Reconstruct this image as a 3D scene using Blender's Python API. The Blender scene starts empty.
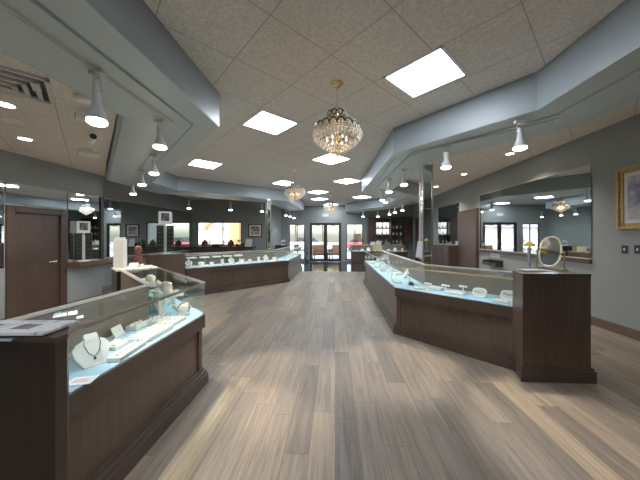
import bpy, bmesh, math, random
from mathutils import Vector, Matrix
random.seed(7)
C = bpy.context.scene
COL = C.collection
PI = math.pi

# ------------------------------------------------------------------ camera model (metres; photo 640x480)
F, HZ, YAW, EYE = 258.0, 236.0, math.radians(3.3), 1.5
def ray(px, py):
    u = (px-320)/F; v = (HZ-py)/F
    return (-math.sin(YAW)+u*math.cos(YAW), math.cos(YAW)+u*math.sin(YAW), v)
def atz(px, py, z):
    d = ray(px, py); t = (z-EYE)/d[2]
    return Vector((d[0]*t, d[1]*t, z))
def atx(px, py, X):
    d = ray(px, py); t = X/d[0]
    return Vector((X, d[1]*t, EYE+d[2]*t))
def aty(px, py, Y):
    d = ray(px, py); t = Y/d[1]
    return Vector((d[0]*t, Y, EYE+d[2]*t))

# ------------------------------------------------------------------ materials
def new_mat(name):
    m = bpy.data.materials.new(name); m.use_nodes = True
    nt = m.node_tree; b = nt.nodes['Principled BSDF']
    return m, nt, b
def N(nt, t, **kw):
    n = nt.nodes.new(t)
    for k, v in kw.items():
        if k in n.inputs: n.inputs[k].default_value = v
        else: setattr(n, k, v)
    return n
def plain(name, col, rough=0.5, metal=0.0, var=0.08, scale=6.0, emit=None, es=0.0, spec=None, bump=0.0):
    m, nt, b = new_mat(name)
    tc = N(nt, 'ShaderNodeTexCoord'); no = N(nt, 'ShaderNodeTexNoise', Scale=scale, Detail=3.0)
    nt.links.new(tc.outputs['Object'], no.inputs['Vector'])
    r = N(nt, 'ShaderNodeValToRGB')
    r.color_ramp.elements[0].position = .3; r.color_ramp.elements[1].position = .7
    r.color_ramp.elements[0].color = tuple(c*(1-var) for c in col)+(1,)
    r.color_ramp.elements[1].color = tuple(min(1, c*(1+var)) for c in col)+(1,)
    nt.links.new(no.outputs['Fac'], r.inputs['Fac']); nt.links.new(r.outputs['Color'], b.inputs['Base Color'])
    b.inputs['Roughness'].default_value = rough; b.inputs['Metallic'].default_value = metal
    if spec is not None: b.inputs['Specular IOR Level'].default_value = spec
    if emit:
        b.inputs['Emission Color'].default_value = tuple(emit)+(1,); b.inputs['Emission Strength'].default_value = es
    if bump:
        bp = N(nt, 'ShaderNodeBump', Strength=bump, Distance=.01)
        nt.links.new(no.outputs['Fac'], bp.inputs['Height']); nt.links.new(bp.outputs['Normal'], b.inputs['Normal'])
    return m
def wood(name, c0, c1, rough=.42, vertical=True, scale=1.0):
    m, nt, b = new_mat(name)
    tc = N(nt, 'ShaderNodeTexCoord'); mp = N(nt, 'ShaderNodeMapping')
    mp.inputs['Scale'].default_value = (9*scale, 9*scale, .8*scale) if vertical else (.8*scale, .8*scale, 9*scale)
    no = N(nt, 'ShaderNodeTexNoise', Scale=3.0, Detail=6.0, Roughness=.65, Distortion=.6)
    no2 = N(nt, 'ShaderNodeTexNoise', Scale=1.3, Detail=2.0)
    nt.links.new(tc.outputs['Object'], mp.inputs['Vector']); nt.links.new(mp.outputs['Vector'], no.inputs['Vector'])
    nt.links.new(tc.outputs['Object'], no2.inputs['Vector'])
    mx = N(nt, 'ShaderNodeMath', operation='ADD'); md = N(nt, 'ShaderNodeMath', operation='MULTIPLY'); md.inputs[1].default_value = .5
    nt.links.new(no.outputs['Fac'], mx.inputs[0]); nt.links.new(no2.outputs['Fac'], mx.inputs[1]); nt.links.new(mx.outputs[0], md.inputs[0])
    r = N(nt, 'ShaderNodeValToRGB')
    r.color_ramp.elements[0].position = .35; r.color_ramp.elements[1].position = .65
    r.color_ramp.elements[0].color = tuple(c0)+(1,); r.color_ramp.elements[1].color = tuple(c1)+(1,)
    nt.links.new(md.outputs[0], r.inputs['Fac']); nt.links.new(r.outputs['Color'], b.inputs['Base Color'])
    b.inputs['Roughness'].default_value = rough
    return m
def glass(name, tint=(.95, .98, .97), f0=.06, fmax=.34):
    m = bpy.data.materials.new(name); m.use_nodes = True; nt = m.node_tree; nt.nodes.clear()
    o = N(nt, 'ShaderNodeOutputMaterial'); t = N(nt, 'ShaderNodeBsdfTransparent'); g = N(nt, 'ShaderNodeBsdfGlossy', Roughness=.02)
    t.inputs['Color'].default_value = tuple(tint)+(1,)
    lw = N(nt, 'ShaderNodeLayerWeight', Blend=.12)
    mr = N(nt, 'ShaderNodeMapRange'); mr.inputs['To Min'].default_value = f0*.5; mr.inputs['To Max'].default_value = fmax
    mx = N(nt, 'ShaderNodeMixShader')
    nt.links.new(lw.outputs['Fresnel'], mr.inputs['Value']); nt.links.new(mr.outputs['Result'], mx.inputs['Fac'])
    nt.links.new(t.outputs[0], mx.inputs[1]); nt.links.new(g.outputs[0], mx.inputs[2]); nt.links.new(mx.outputs[0], o.inputs['Surface'])
    return m
def emis(name, col, s):
    m = bpy.data.materials.new(name); m.use_nodes = True; nt = m.node_tree; nt.nodes.clear()
    o = N(nt, 'ShaderNodeOutputMaterial'); e = N(nt, 'ShaderNodeEmission', Strength=s); e.inputs['Color'].default_value = tuple(col)+(1,)
    nt.links.new(e.outputs[0], o.inputs['Surface']); return m

M = {}
M['wall'] = plain('wall_paint', (.255, .277, .27), .6, var=.03, scale=2)
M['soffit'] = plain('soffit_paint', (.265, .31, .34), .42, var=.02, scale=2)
M['soffit_lit'] = plain('soffit_underside_lit', (.46, .545, .535), .45, var=.02, scale=2)  # lighter copy of the soffit colour; bounce light from below painted in
M['brassrail'] = plain('brass_rail', (.72, .58, .3), .35, .3, var=.05)
M['wood'] = wood('dark_walnut', (.06, .036, .026), (.128, .08, .056), .38)
M['wood_h'] = wood('dark_walnut_rail', (.046, .029, .021), (.095, .06, .043), .36, vertical=False)
M['espresso'] = wood('espresso_wood', (.017, .011, .0085), (.038, .025, .019), .42)
M['backwood'] = wood('rear_panel_wood', (.11, .083, .058), (.18, .138, .1), .5, vertical=False)
M['door'] = wood('door_wood', (.04, .023, .017), (.075, .044, .033), .42)
M['base_oak'] = wood('baseboard_wood', (.07, .04, .024), (.13, .08, .045), .4, vertical=False)
M['cloth'] = plain('pale_blue_cloth', (.33, .5, .6), .85, var=.03, scale=30)
M['white'] = plain('white_leatherette', (.66, .635, .57), .6, var=.03, scale=20)
M['whiteplastic'] = plain('white_plastic', (.82, .82, .81), .4, var=.02)
M['lampwhite'] = plain('lamp_white_metal', (.6, .61, .6), .35, var=.02)
M['metal'] = plain('satin_aluminium', (.62, .61, .57), .3, 1.0, var=.04)
M['greyrail'] = plain('grey_counter_rail', (.5, .46, .39), .4, var=.05)
M['brass'] = plain('brass', (.75, .58, .27), .25, 1.0, var=.08)
M['gold'] = plain('gold_leaf_frame', (.42, .27, .085), .4, .5, var=.35, scale=40, bump=.5)
M['black'] = plain('black_plastic', (.018, .018, .02), .4, var=.1)
M['darkmetal'] = plain('bronze_metal', (.02, .018, .017), .4, .3, var=.1)
M['glass'] = glass('case_glass', f0=.04, fmax=.2)
M['pane'] = glass('window_glass', (.95, .98, .97))
M['shelfglass'] = glass('shelf_glass', (.8, .92, .88), .1)
M['mirror'] = plain('mirror_silver', (.62, .68, .67), .015, 1.0, var=.01)
M['chrome'] = plain('mirror_column_silver', (.75, .77, .77), .04, 1.0, var=.01)
M['panel'] = emis('light_panel', (.84, .91, 1.0), 25)
M['bulb'] = emis('lamp_bulb', (1, .96, .88), 14)
M['downl'] = emis('downlight_lens', (1, .93, .8), 26)
M['warmbulb'] = emis('candle_bulb', (1, .62, .3), 5)
M['lit'] = emis('lit_cabinet_panel', (.95, 1, .93), 1.3)
M['paper'] = plain('paper', (.78, .79, .8), .8, var=.04)
M['pink'] = plain('pink_card', (.75, .45, .5), .8, var=.05)
M['cord'] = plain('black_cord', (.03, .025, .02), .5)
M['red_wood'] = plain('red_brown_carving', (.13, .03, .018), .35, var=.2)
M['grille'] = plain('vent_metal', (.62, .62, .59), .5, var=.03)
M['leaf'] = plain('dark_leaves', (.02, .04, .018), .6, var=.4, scale=14)
M['yellow'] = plain('yellow_petals', (.9, .6, .06), .6, var=.1)
M['tilefloor'] = None
M['amber'] = plain('yellow_box', (.42, .34, .17), .6, var=.1)
M['wicker'] = plain('brown_wicker', (.16, .075, .035), .7, var=.3, scale=40)
M['concrete'] = plain('concrete', (.55, .54, .52), .9, var=.06, scale=3)
M['asphalt'] = plain('asphalt', (.3, .3, .31), .9, var=.1, scale=5)
M['stucco'] = plain('pale_stucco', (.86, .72, .7), .9, var=.03)
M['slate'] = plain('blue_grey_roof', (.42, .43, .55), .8, var=.1)
M['orange'] = plain('orange_stucco', (.85, .42, .16), .85, var=.05)
M['autumn'] = plain('autumn_leaves', (.5, .48, .2), .8, var=.35, scale=4)
M['bark'] = plain('bark', (.1, .07, .05), .9, var=.3)
M['cargrey'] = plain('silver_car_paint', (.5, .52, .55), .3, var=.02)
M['carred'] = plain('red_car_paint', (.5, .08, .08), .3, var=.02)
M['tyre'] = plain('tyre_rubber', (.02, .02, .02), .8)

def crystal_mat():
    m = bpy.data.materials.new('cut_crystal'); m.use_nodes = True; nt = m.node_tree; nt.nodes.clear()
    o = N(nt, 'ShaderNodeOutputMaterial'); g = N(nt, 'ShaderNodeBsdfGlossy', Roughness=.08); t = N(nt, 'ShaderNodeBsdfTransparent')
    d = N(nt, 'ShaderNodeBsdfDiffuse'); d.inputs['Color'].default_value = (.95, .93, .88, 1)
    g.inputs['Color'].default_value = (1, .98, .95, 1)
    a = N(nt, 'ShaderNodeMixShader', Fac=.55); b = N(nt, 'ShaderNodeMixShader', Fac=.22)
    nt.links.new(g.outputs[0], a.inputs[1]); nt.links.new(d.outputs[0], a.inputs[2])
    nt.links.new(a.outputs[0], b.inputs[1]); nt.links.new(t.outputs[0], b.inputs[2]); nt.links.new(b.outputs[0], o.inputs['Surface'])
    return m
M['crystal'] = crystal_mat()

def floor_mat():
    m, nt, b = new_mat('oak_vinyl_planks'); L = nt.links.new
    tc = N(nt, 'ShaderNodeTexCoord'); sx = N(nt, 'ShaderNodeSeparateXYZ'); L(tc.outputs['Object'], sx.inputs[0])
    def math_(op, a, bb=None):
        n = N(nt, 'ShaderNodeMath', operation=op)
        for i, v in enumerate((a, bb)):
            if v is None: continue
            if isinstance(v, (int, float)): n.inputs[i].default_value = v
            else: L(v, n.inputs[i])
        return n.outputs[0]
    PW, PL = .178, 1.22
    xr = math_('DIVIDE', sx.outputs['X'], PW); row = math_('FLOOR', xr); fx = math_('FRACT', xr)
    wn = N(nt, 'ShaderNodeTexWhiteNoise', noise_dimensions='1D'); L(row, wn.inputs['W'])
    yr = math_('ADD', math_('DIVIDE', sx.outputs['Y'], PL), math_('MULTIPLY', wn.outputs['Value'], 7.31))
    colm = math_('FLOOR', yr); fy = math_('FRACT', yr)
    cv = N(nt, 'ShaderNodeCombineXYZ'); L(row, cv.inputs[0]); L(colm, cv.inputs[1])
    w2 = N(nt, 'ShaderNodeTexWhiteNoise', noise_dimensions='2D'); L(cv.outputs[0], w2.inputs['Vector'])
    r = N(nt, 'ShaderNodeValToRGB'); e = r.color_ramp.elements
    e[0].position = 0; e[0].color = (.14, .108, .084, 1); e[1].position = 1; e[1].color = (.315, .228, .145, 1)
    for p, c in ((.3, (.19, .147, .112, 1)), (.6, (.245, .185, .132, 1)), (.8, (.205, .162, .127, 1))):
        k = e.new(p); k.color = c
    L(w2.outputs['Value'], r.inputs['Fac'])
    mp = N(nt, 'ShaderNodeCombineXYZ'); L(math_('MULTIPLY', sx.outputs['X'], 26), mp.inputs[0])
    L(math_('ADD', math_('MULTIPLY', sx.outputs['Y'], 1.5), math_('MULTIPLY', w2.outputs['Value'], 40)), mp.inputs[1])
    g = N(nt, 'ShaderNodeTexNoise', Scale=1.0, Detail=6.0, Roughness=.7, Distortion=.8); L(mp.outputs[0], g.inputs['Vector'])
    gr = N(nt, 'ShaderNodeMapRange'); gr.inputs['From Min'].default_value = .3; gr.inputs['From Max'].default_value = .7
    gr.inputs['To Min'].default_value = .52; gr.inputs['To Max'].default_value = 1.34; L(g.outputs['Fac'], gr.inputs['Value'])
    ex = math_('LESS_THAN', fx, .018); ey = math_('LESS_THAN', fy, .004); gap = math_('MAXIMUM', ex, ey)
    shade = math_('MULTIPLY', gr.outputs[0], math_('SUBTRACT', 1, math_('MULTIPLY', gap, .45)))
    mx = N(nt, 'ShaderNodeVectorMath', operation='SCALE'); L(r.outputs['Color'], mx.inputs[0]); L(shade, mx.inputs['Scale'])
    L(mx.outputs[0], b.inputs['Base Color'])
    b.inputs['Roughness'].default_value = .44; b.inputs['Specular IOR Level'].default_value = .35
    return m
M['floor'] = floor_mat()

def grid_mat(name, base, line, pitch, phase, ang, lw, rough, bump, nscale, spec=.3):
    m, nt, b = new_mat(name); L = nt.links.new
    tc = N(nt, 'ShaderNodeTexCoord'); mp = N(nt, 'ShaderNodeMapping'); mp.vector_type = 'POINT'
    mp.inputs['Rotation'].default_value = (0, 0, ang); mp.inputs['Scale'].default_value = (1/pitch, 1/pitch, 1)
    mp.inputs['Location'].default_value = (phase[0], phase[1], 0)
    L(tc.outputs['Object'], mp.inputs['Vector'])
    sx = N(nt, 'ShaderNodeSeparateXYZ'); L(mp.outputs[0], sx.inputs[0])
    ds = []
    for ax in ('X', 'Y'):
        f = N(nt, 'ShaderNodeMath', operation='FRACT'); L(sx.outputs[ax], f.inputs[0])
        l = N(nt, 'ShaderNodeMath', operation='LESS_THAN'); l.inputs[1].default_value = lw; L(f.outputs[0], l.inputs[0]); ds.append(l)
    mxm = N(nt, 'ShaderNodeMath', operation='MAXIMUM'); L(ds[0].outputs[0], mxm.inputs[0]); L(ds[1].outputs[0], mxm.inputs[1])
    no = N(nt, 'ShaderNodeTexNoise', Scale=nscale, Detail=3.0); L(tc.outputs['Object'], no.inputs['Vector'])
    r = N(nt, 'ShaderNodeValToRGB'); r.color_ramp.elements[0].position = .35; r.color_ramp.elements[1].position = .65
    r.color_ramp.elements[0].color = tuple(c*.86 for c in base)+(1,); r.color_ramp.elements[1].color = tuple(c*1.1 for c in base)+(1,)
    L(no.outputs['Fac'], r.inputs['Fac'])
    mix = N(nt, 'ShaderNodeMix', data_type='RGBA'); L(mxm.outputs[0], mix.inputs[0]); L(r.outputs['Color'], mix.inputs[6]); mix.inputs[7].default_value = tuple(line)+(1,)
    L(mix.outputs[2], b.inputs['Base Color']); b.inputs['Roughness'].default_value = rough
    b.inputs['Specular IOR Level'].default_value = spec
    if bump:
        bp = N(nt, 'ShaderNodeBump', Strength=bump, Distance=.01); L(no.outputs['Fac'], bp.inputs['Height']); L(bp.outputs['Normal'], b.inputs['Normal'])
    return m
PITCH = .675
# rotate -45 deg: u=(x+y)/sqrt2 , v=(y-x)/sqrt2 in tile units; tile centres at u = n+.07, v = n+.14
M['ceil'] = grid_mat('ceiling_tiles', (.74, .70, .635), (.44, .415, .37), PITCH, (-.57, -.64), -PI/4, .016, .9, 1.0, 42)
M['tilefloor'] = grid_mat('dark_entry_tiles', (.03, .033, .036), (.015, .015, .015), .45, (0, 0), 0, .02, .12, 0, 3, .6)

def art_mat(name, bg, cols, scale):
    m, nt, b = new_mat(name); L = nt.links.new
    tc = N(nt, 'ShaderNodeTexCoord'); no = N(nt, 'ShaderNodeTexNoise', Scale=scale, Detail=4.0, Distortion=1.2); L(tc.outputs['Object'], no.inputs['Vector'])
    r = N(nt, 'ShaderNodeValToRGB'); e = r.color_ramp.elements
    e[0].position = .35; e[0].color = tuple(cols[0])+(1,); e[1].position = .62; e[1].color = tuple(bg)+(1,)
    k = e.new(.48); k.color = tuple(cols[1])+(1,)
    L(no.outputs['Fac'], r.inputs['Fac']); L(r.outputs['Color'], b.inputs['Base Color']); b.inputs['Roughness'].default_value = .5
    return m
def floral_mat():
    m, nt, b = new_mat('violet_flower_print'); L = nt.links.new
    tc = N(nt, 'ShaderNodeTexCoord'); no = N(nt, 'ShaderNodeTexNoise', Scale=9.0, Detail=3.0); L(tc.outputs['Object'], no.inputs['Vector'])
    ln = N(nt, 'ShaderNodeVectorMath', operation='LENGTH'); mp = N(nt, 'ShaderNodeMapping'); mp.inputs['Scale'].default_value = (1.1, 0, 1.6); mp.inputs['Location'].default_value = (0, 0, -.1)
    L(tc.outputs['Object'], mp.inputs['Vector']); L(mp.outputs[0], ln.inputs[0])
    ad = N(nt, 'ShaderNodeMath', operation='MULTIPLY_ADD'); L(no.outputs['Fac'], ad.inputs[0]); ad.inputs[1].default_value = .9; L(ln.outputs['Value'], ad.inputs[2])
    r = N(nt, 'ShaderNodeValToRGB'); e = r.color_ramp.elements
    e[0].position = .42; e[0].color = (.1, .11, .1, 1); e[1].position = .95; e[1].color = (.5, .5, .5, 1)
    for p_, c_ in ((.55, (.12, .12, .3, 1)), (.74, (.22, .22, .42, 1)), (.86, (.36, .36, .38, 1))): k = e.new(p_); k.color = c_
    L(ad.outputs[0], r.inputs['Fac']); L(r.outputs['Color'], b.inputs['Base Color']); b.inputs['Roughness'].default_value = .5
    return m
M['floral'] = floral_mat()
M['sepia'] = art_mat('landscape_print', (.6, .55, .45), ((.08, .05, .04), (.3, .16, .1)), 5)
M['news'] = art_mat('printed_page', (.88, .88, .9), ((.45, .45, .5), (.82, .83, .86)), 14)
M['poster'] = art_mat('poster_photo', (.03, .03, .035), ((.22, .17, .14), (.07, .06, .06)), 5)
M['speckle'] = art_mat('speckled_laminate', (.62, .58, .5), ((.2, .17, .14), (.5, .46, .4)), 30)

# ------------------------------------------------------------------ mesh builder
class MB:
    def __init__(s): s.bm = bmesh.new()
    def prism(s, poly, z0, z1):
        lo = [s.bm.verts.new((p[0], p[1], z0)) for p in poly]; hi = [s.bm.verts.new((p[0], p[1], z1)) for p in poly]
        n = len(poly)
        s.bm.faces.new(lo[::-1]); s.bm.faces.new(hi)
        for i in range(n): s.bm.faces.new((lo[i], lo[(i+1) % n], hi[(i+1) % n], hi[i]))
        return s
    def box(s, x0, x1, y0, y1, z0, z1): return s.prism([(x0, y0), (x1, y0), (x1, y1), (x0, y1)], z0, z1)
    def xf(s, fn, mat):   # build with fn then transform the new verts
        k = set(s.bm.verts); fn(s); bmesh.ops.transform(s.bm, matrix=mat, verts=[v for v in s.bm.verts if v not in k]); return s
    def lathe(s, prof, c=(0, 0, 0), n=16, cap=True):
        rings = []
        for r, z in prof:
            rings.append([s.bm.verts.new((c[0]+r*math.cos(2*PI*i/n), c[1]+r*math.sin(2*PI*i/n), c[2]+z)) for i in range(n)])
        for a, b in zip(rings, rings[1:]):
            for i in range(n): s.bm.faces.new((a[i], a[(i+1) % n], b[(i+1) % n], b[i]))
        if cap: s.bm.faces.new(rings[0][::-1]); s.bm.faces.new(rings[-1])
        return s
    def cyl(s, p0, p1, r0, r1=None, n=12):
        p0, p1 = Vector(p0), Vector(p1); r1 = r0 if r1 is None else r1; d = p1-p0
        mat = Matrix.Translation(p0) @ d.to_track_quat('Z', 'Y').to_matrix().to_4x4()
        return s.xf(lambda q: q.lathe([(r0, 0), (r1, d.length)], n=n), mat)
    def tube(s, pts, r, closed=False, n=8):
        P = [Vector(p) for p in pts]; k = len(P); rings = []
        up = Vector((0, 0, 1))
        for i, p in enumerate(P):
            a = P[(i-1) % k] if closed or i > 0 else p; b = P[(i+1) % k] if closed or i < k-1 else p
            t = (b-a).normalized(); x = t.cross(up)
            if x.length < 1e-3: x = t.cross(Vector((1, 0, 0)))
            x.normalize(); y = t.cross(x)
            rings.append([s.bm.verts.new(p+x*r*math.cos(2*PI*j/n)+y*r*math.sin(2*PI*j/n)) for j in range(n)])
        for i in range(k if closed else k-1):
            a, b = rings[i], rings[(i+1) % k]
            for j in range(n): s.bm.faces.new((a[j], a[(j+1) % n], b[(j+1) % n], b[j]))
        if not closed: s.bm.faces.new(rings[0][::-1]); s.bm.faces.new(rings[-1])
        return s
    def ball(s, c, r, seg=12, sz=None):
        sz = sz or (1, 1, 1)
        bmesh.ops.create_uvsphere(s.bm, u_segments=seg, v_segments=max(6, seg//2), radius=r,
                                  matrix=Matrix.Translation(Vector(c)) @ Matrix.Diagonal((*sz, 1)))
        return s
    def ico(s, c, r, sub=1, jit=0, sz=(1, 1, 1)):
        o = bmesh.ops.create_icosphere(s.bm, subdivisions=sub, radius=r, matrix=Matrix.Translation(Vector(c)) @ Matrix.Diagonal((*sz, 1)))
        if jit:
            for v in o['verts']: v.co += Vector((random.uniform(-jit, jit), random.uniform(-jit, jit), random.uniform(-jit, jit)))
        return s
    def octa(s, c, r, h):
        c = Vector(c); v = [s.bm.verts.new(c+Vector(q)) for q in ((r, 0, 0), (0, r, 0), (-r, 0, 0), (0, -r, 0), (0, 0, h), (0, 0, -h))]
        for i in range(4):
            s.bm.faces.new((v[i], v[(i+1) % 4], v[4])); s.bm.faces.new((v[(i+1) % 4], v[i], v[5]))
        return s
    def build(s, name, mat, parent=None, org=(0, 0, 0), bevel=0, smooth=False):
        bmesh.ops.recalc_face_normals(s.bm, faces=s.bm.faces)
        if org != (0, 0, 0): bmesh.ops.translate(s.bm, vec=-Vector(org), verts=s.bm.verts)
        me = bpy.data.meshes.new(name); s.bm.to_mesh(me); s.bm.free()
        o = bpy.data.objects.new(name, me); COL.objects.link(o); me.materials.append(mat)
        if parent is not None: o.parent = parent
        elif org != (0, 0, 0): o.location = org
        if smooth:
            for p in me.polygons: p.use_smooth = True
            try: me.set_sharp_from_angle(angle=math.radians(40))
            except Exception: pass
        if bevel:
            b = o.modifiers.new('bevel', 'BEVEL'); b.width = bevel; b.segments = 2; b.limit_method = 'ANGLE'
        return o
def tag(o, label=None, cat=None, group=None, kind=None):
    if label: o['label'] = label
    if cat: o['category'] = cat
    if group: o['group'] = group
    if kind: o['kind'] = kind
    return o
def thing(name, label, cat, loc=(0, 0, 0), rz=0, group=None):
    o = bpy.data.objects.new(name, None); COL.objects.link(o); o.location = loc; o.rotation_euler = (0, 0, rz)
    o.empty_display_size = .1
    return tag(o, label, cat, group)
def struct(name, mb, mat, **k): return tag(mb.build(name, mat, **k), kind='structure')
def dup(root, loc, rz=None, label=None, group=None):
    r = root.copy(); COL.objects.link(r); r.location = loc
    if rz is not None: r.rotation_euler = (0, 0, rz)
    if label: r['label'] = label
    if group: r['group'] = group
    for ch in list(root.children):
        c = ch.copy(); COL.objects.link(c); c.parent = r
        for g in list(ch.children):
            d = g.copy(); COL.objects.link(d); d.parent = c
    return r
ORD = ['first', 'second', 'third', 'fourth', 'fifth', 'sixth', 'seventh', 'eighth', 'ninth', 'tenth', 'eleventh', 'twelfth', 'thirteenth', 'fourteenth']

# ------------------------------------------------------------------ room shell
CE = 3.25; SB = 2.85
XL, XR, YB, YF, YN = -6.8, 4.35, 12.0, 15.0, -4.0
XP = -3.15
struct('floor', MB().box(XL-.2, XR+.2, YN-.2, 10.9, -.1, 0), M['floor'])
tf = MB(); tf.box(XL-.2, XR+.2, 10.9, YF+.2, -.1, 0)
struct('floor_entry', tf, M['tilefloor'])
struct('ceiling', MB().box(XL-.2, XR+.2, YN-.2, YF+.2, CE, CE+.1), M['ceil'])
struct('wall_right', MB().box(XR, XR+.15, YN, YF+.15, 0, CE), M['wall'])
# left wall: a projecting part with the brown door, then a recessed part
XD, YD, LC = -5.5, 5.8, 2.93
DY0, DY1, DZ = 4.09, 4.89, 1.94
w = MB(); w.box(XD-.15, XD, YN, DY0, 0, CE); w.box(XD-.15, XD, DY1, YD, 0, CE); w.box(XD-.15, XD, DY0, DY1, DZ, CE); w.box(XL, XD-.15, YD-.15, YD, 0, CE)
struct('wall_left', w, M['wall'])
struct('wall_left_recess', MB().box(XL-.15, XL, YD-.15, YB+.15, 0, CE), M['wall'])
struct('ceiling_left', MB().prism([(XD-.02, YN), (-2.505, YN), (-2.405, 2.735), (-5.44, 5.78), (XD-.02, 5.78)], LC, LC+.03), M['ceil'])
struct('wall_near', MB().box(XL-.15, XR+.15, YN-.15, YN, 0, CE), M['wall'])
# back-left wall with the big window
BX0, BX1, BZ0, BZ1 = -6.62, -4.42, 1.05, 2.17
w = MB(); w.box(XL, BX0, YB, YB+.15, 0, CE); w.box(BX1, XP, YB, YB+.15, 0, CE)
w.box(BX0, BX1, YB, YB+.15, 0, BZ0); w.box(BX0, BX1, YB, YB+.15, BZ1, CE)
struct('wall_back', w, M['wall'])
struct('wall_passage', MB().box(XP-.15, XP, YB+.15, YF, 0, CE), M['wall'])
# far wall with double door and two side windows
FO = [(-2.69, -1.76, .12, 2.2), (-1.46, .36, 0, 2.27), (.66, 1.62, .12, 2.2)]
w = MB(); x = XP-.15
for a, b, z0, z1 in FO:
    w.box(x, a, YF, YF+.15, 0, CE); w.box(a, b, YF, YF+.15, z1, CE)
    if z0 > 0: w.box(a, b, YF, YF+.15, 0, z0)
    x = b
w.box(x, XR, YF, YF+.15, 0, CE)
struct('wall_far', w, M['wall'])
struct('baseboard_right', MB().box(XR-.018, XR-.001, YN, 11.9, .001, .13).box(XR-.012, XR-.001, YN, 11.9, .13, .145), M['base_oak'])
struct('baseboard_left', MB().box(XD+.001, XD+.018, YN, DY0-.1, .001, .13).box(XD+.001, XD+.018, DY1+.1, YD, .001, .13), M['base_oak'])
struct('baseboard_far', MB().box(XP, -2.75, YF-.018, YF-.001, .001, .1).box(-1.7, -1.5, YF-.018, YF-.001, .001, .1).box(1.68, XR-.02, YF-.018, YF-.001, .001, .1), M['espresso'])

# windows
def window(name, x0, x1, z0, z1, y, muntins=(), bar=None):
    f = MB(); t = .05
    f.box(x0, x0+t, y+.03, y+.11, z0, z1); f.box(x1-t, x1, y+.03, y+.11, z0, z1)
    f.box(x0+t, x1-t, y+.03, y+.11, z0, z0+t); f.box(x0+t, x1-t, y+.03, y+.11, z1-t, z1)
    for m in muntins: f.box(m-.02, m+.02, y+.045, y+.095, z0+t, z1-t)
    if bar: f.box(x0+t, x1-t, y+.05, y+.09, bar-.015, bar+.015)
    o = struct(name, f, M['darkmetal'], org=((x0+x1)/2, y, z0))
    g = MB().box(x0+t, x1-t, y+.066, y+.072, z0+t, z1-t).build('pane', M['pane'], o, org=((x0+x1)/2, y, z0))
    return o
window('window_1', BX0, BX1, BZ0, BZ1, YB, (-5.35,))
window('window_2', *FO[0], YF, (-2.2,), .95)
window('window_3', *FO[2], YF, (1.16,), .95)
# double door
dd = thing('door_1', None, None, ((FO[1][0]+FO[1][1])/2, YF, 0)); tag(dd, kind='structure')
org = (dd.location.x, YF, 0); a, b = FO[1][0], FO[1][1]; mid = (a+b)/2
MB().box(a, a+.06, YF-.01, YF+.14, 0, 2.27).box(b-.06, b, YF-.01, YF+.14, 0, 2.27).box(a+.06, b-.06, YF-.01, YF+.14, 2.2, 2.27).box(mid-.03, mid+.03, YF+.0, YF+.12, 0, 2.2).build('door_frame', M['darkmetal'], dd, org)
for (p, q) in ((a+.06, mid-.03), (mid+.03, b-.06)):
    f = MB(); s = .075
    f.box(p, p+s, YF+.03, YF+.08, .01, 2.2); f.box(q-s, q, YF+.03, YF+.08, .01, 2.2)
    f.box(p+s, q-s, YF+.03, YF+.08, .01, .16); f.box(p+s, q-s, YF+.03, YF+.08, 2.12, 2.2)
    # arched head moulding and one slim bar across
    pts = [(p+s+(q-p-2*s)*i/10, YF+.055, 2.0+.1*math.sin(PI*i/10)) for i in range(11)]
    f.tube(pts, .016); f.box(p+s, q-s, YF+.045, YF+.065, 1.02, 1.045)
    lf = f.build('door_leaf', M['darkmetal'], dd, org)
    MB().box(p+s, q-s, YF+.052, YF+.058, .16, 2.12).build('pane', M['pane'], lf, org)
    hx = q-.1 if p < mid-.1 else p+.1
    MB().cyl((hx, YF-.02, .9), (hx, YF-.02, 1.35), .014).cyl((hx, YF-.02, .95), (hx, YF+.04, .95), .01).cyl((hx, YF-.02, 1.3), (hx, YF+.04, 1.3), .01).build('handle', M['metal'], lf, org)
# brown door on the left
dl = thing('door_2', None, None, (XD, (DY0+DY1)/2, 0)); tag(dl, kind='structure'); org = tuple(dl.location)
MB().box(XD-.06, XD-.015, DY0+.03, DY1-.03, .01, DZ-.03).build('door_leaf', M['door'], dl, org)
MB().box(XD-.1, XD+.03, DY0-.09, DY0+.03, 0, DZ+.08).box(XD-.1, XD+.03, DY1-.03, DY1+.09, 0, DZ+.08).box(XD-.1, XD+.03, DY0+.03, DY1-.03, DZ-.03, DZ+.08).build('door_frame', M['door'], dl, org, bevel=.01)
MB().cyl((XD-.015, DY1-.14, 1.0), (XD+.05, DY1-.14, 1.0), .012).cyl((XD+.045, DY1-.14, 1.0), (XD+.045, DY1-.28, 1.0), .012).lathe([(.03, 0), (.03, .01)], (0, 0, 0), 12).build('handle', M['brass'], dl, org)

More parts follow.
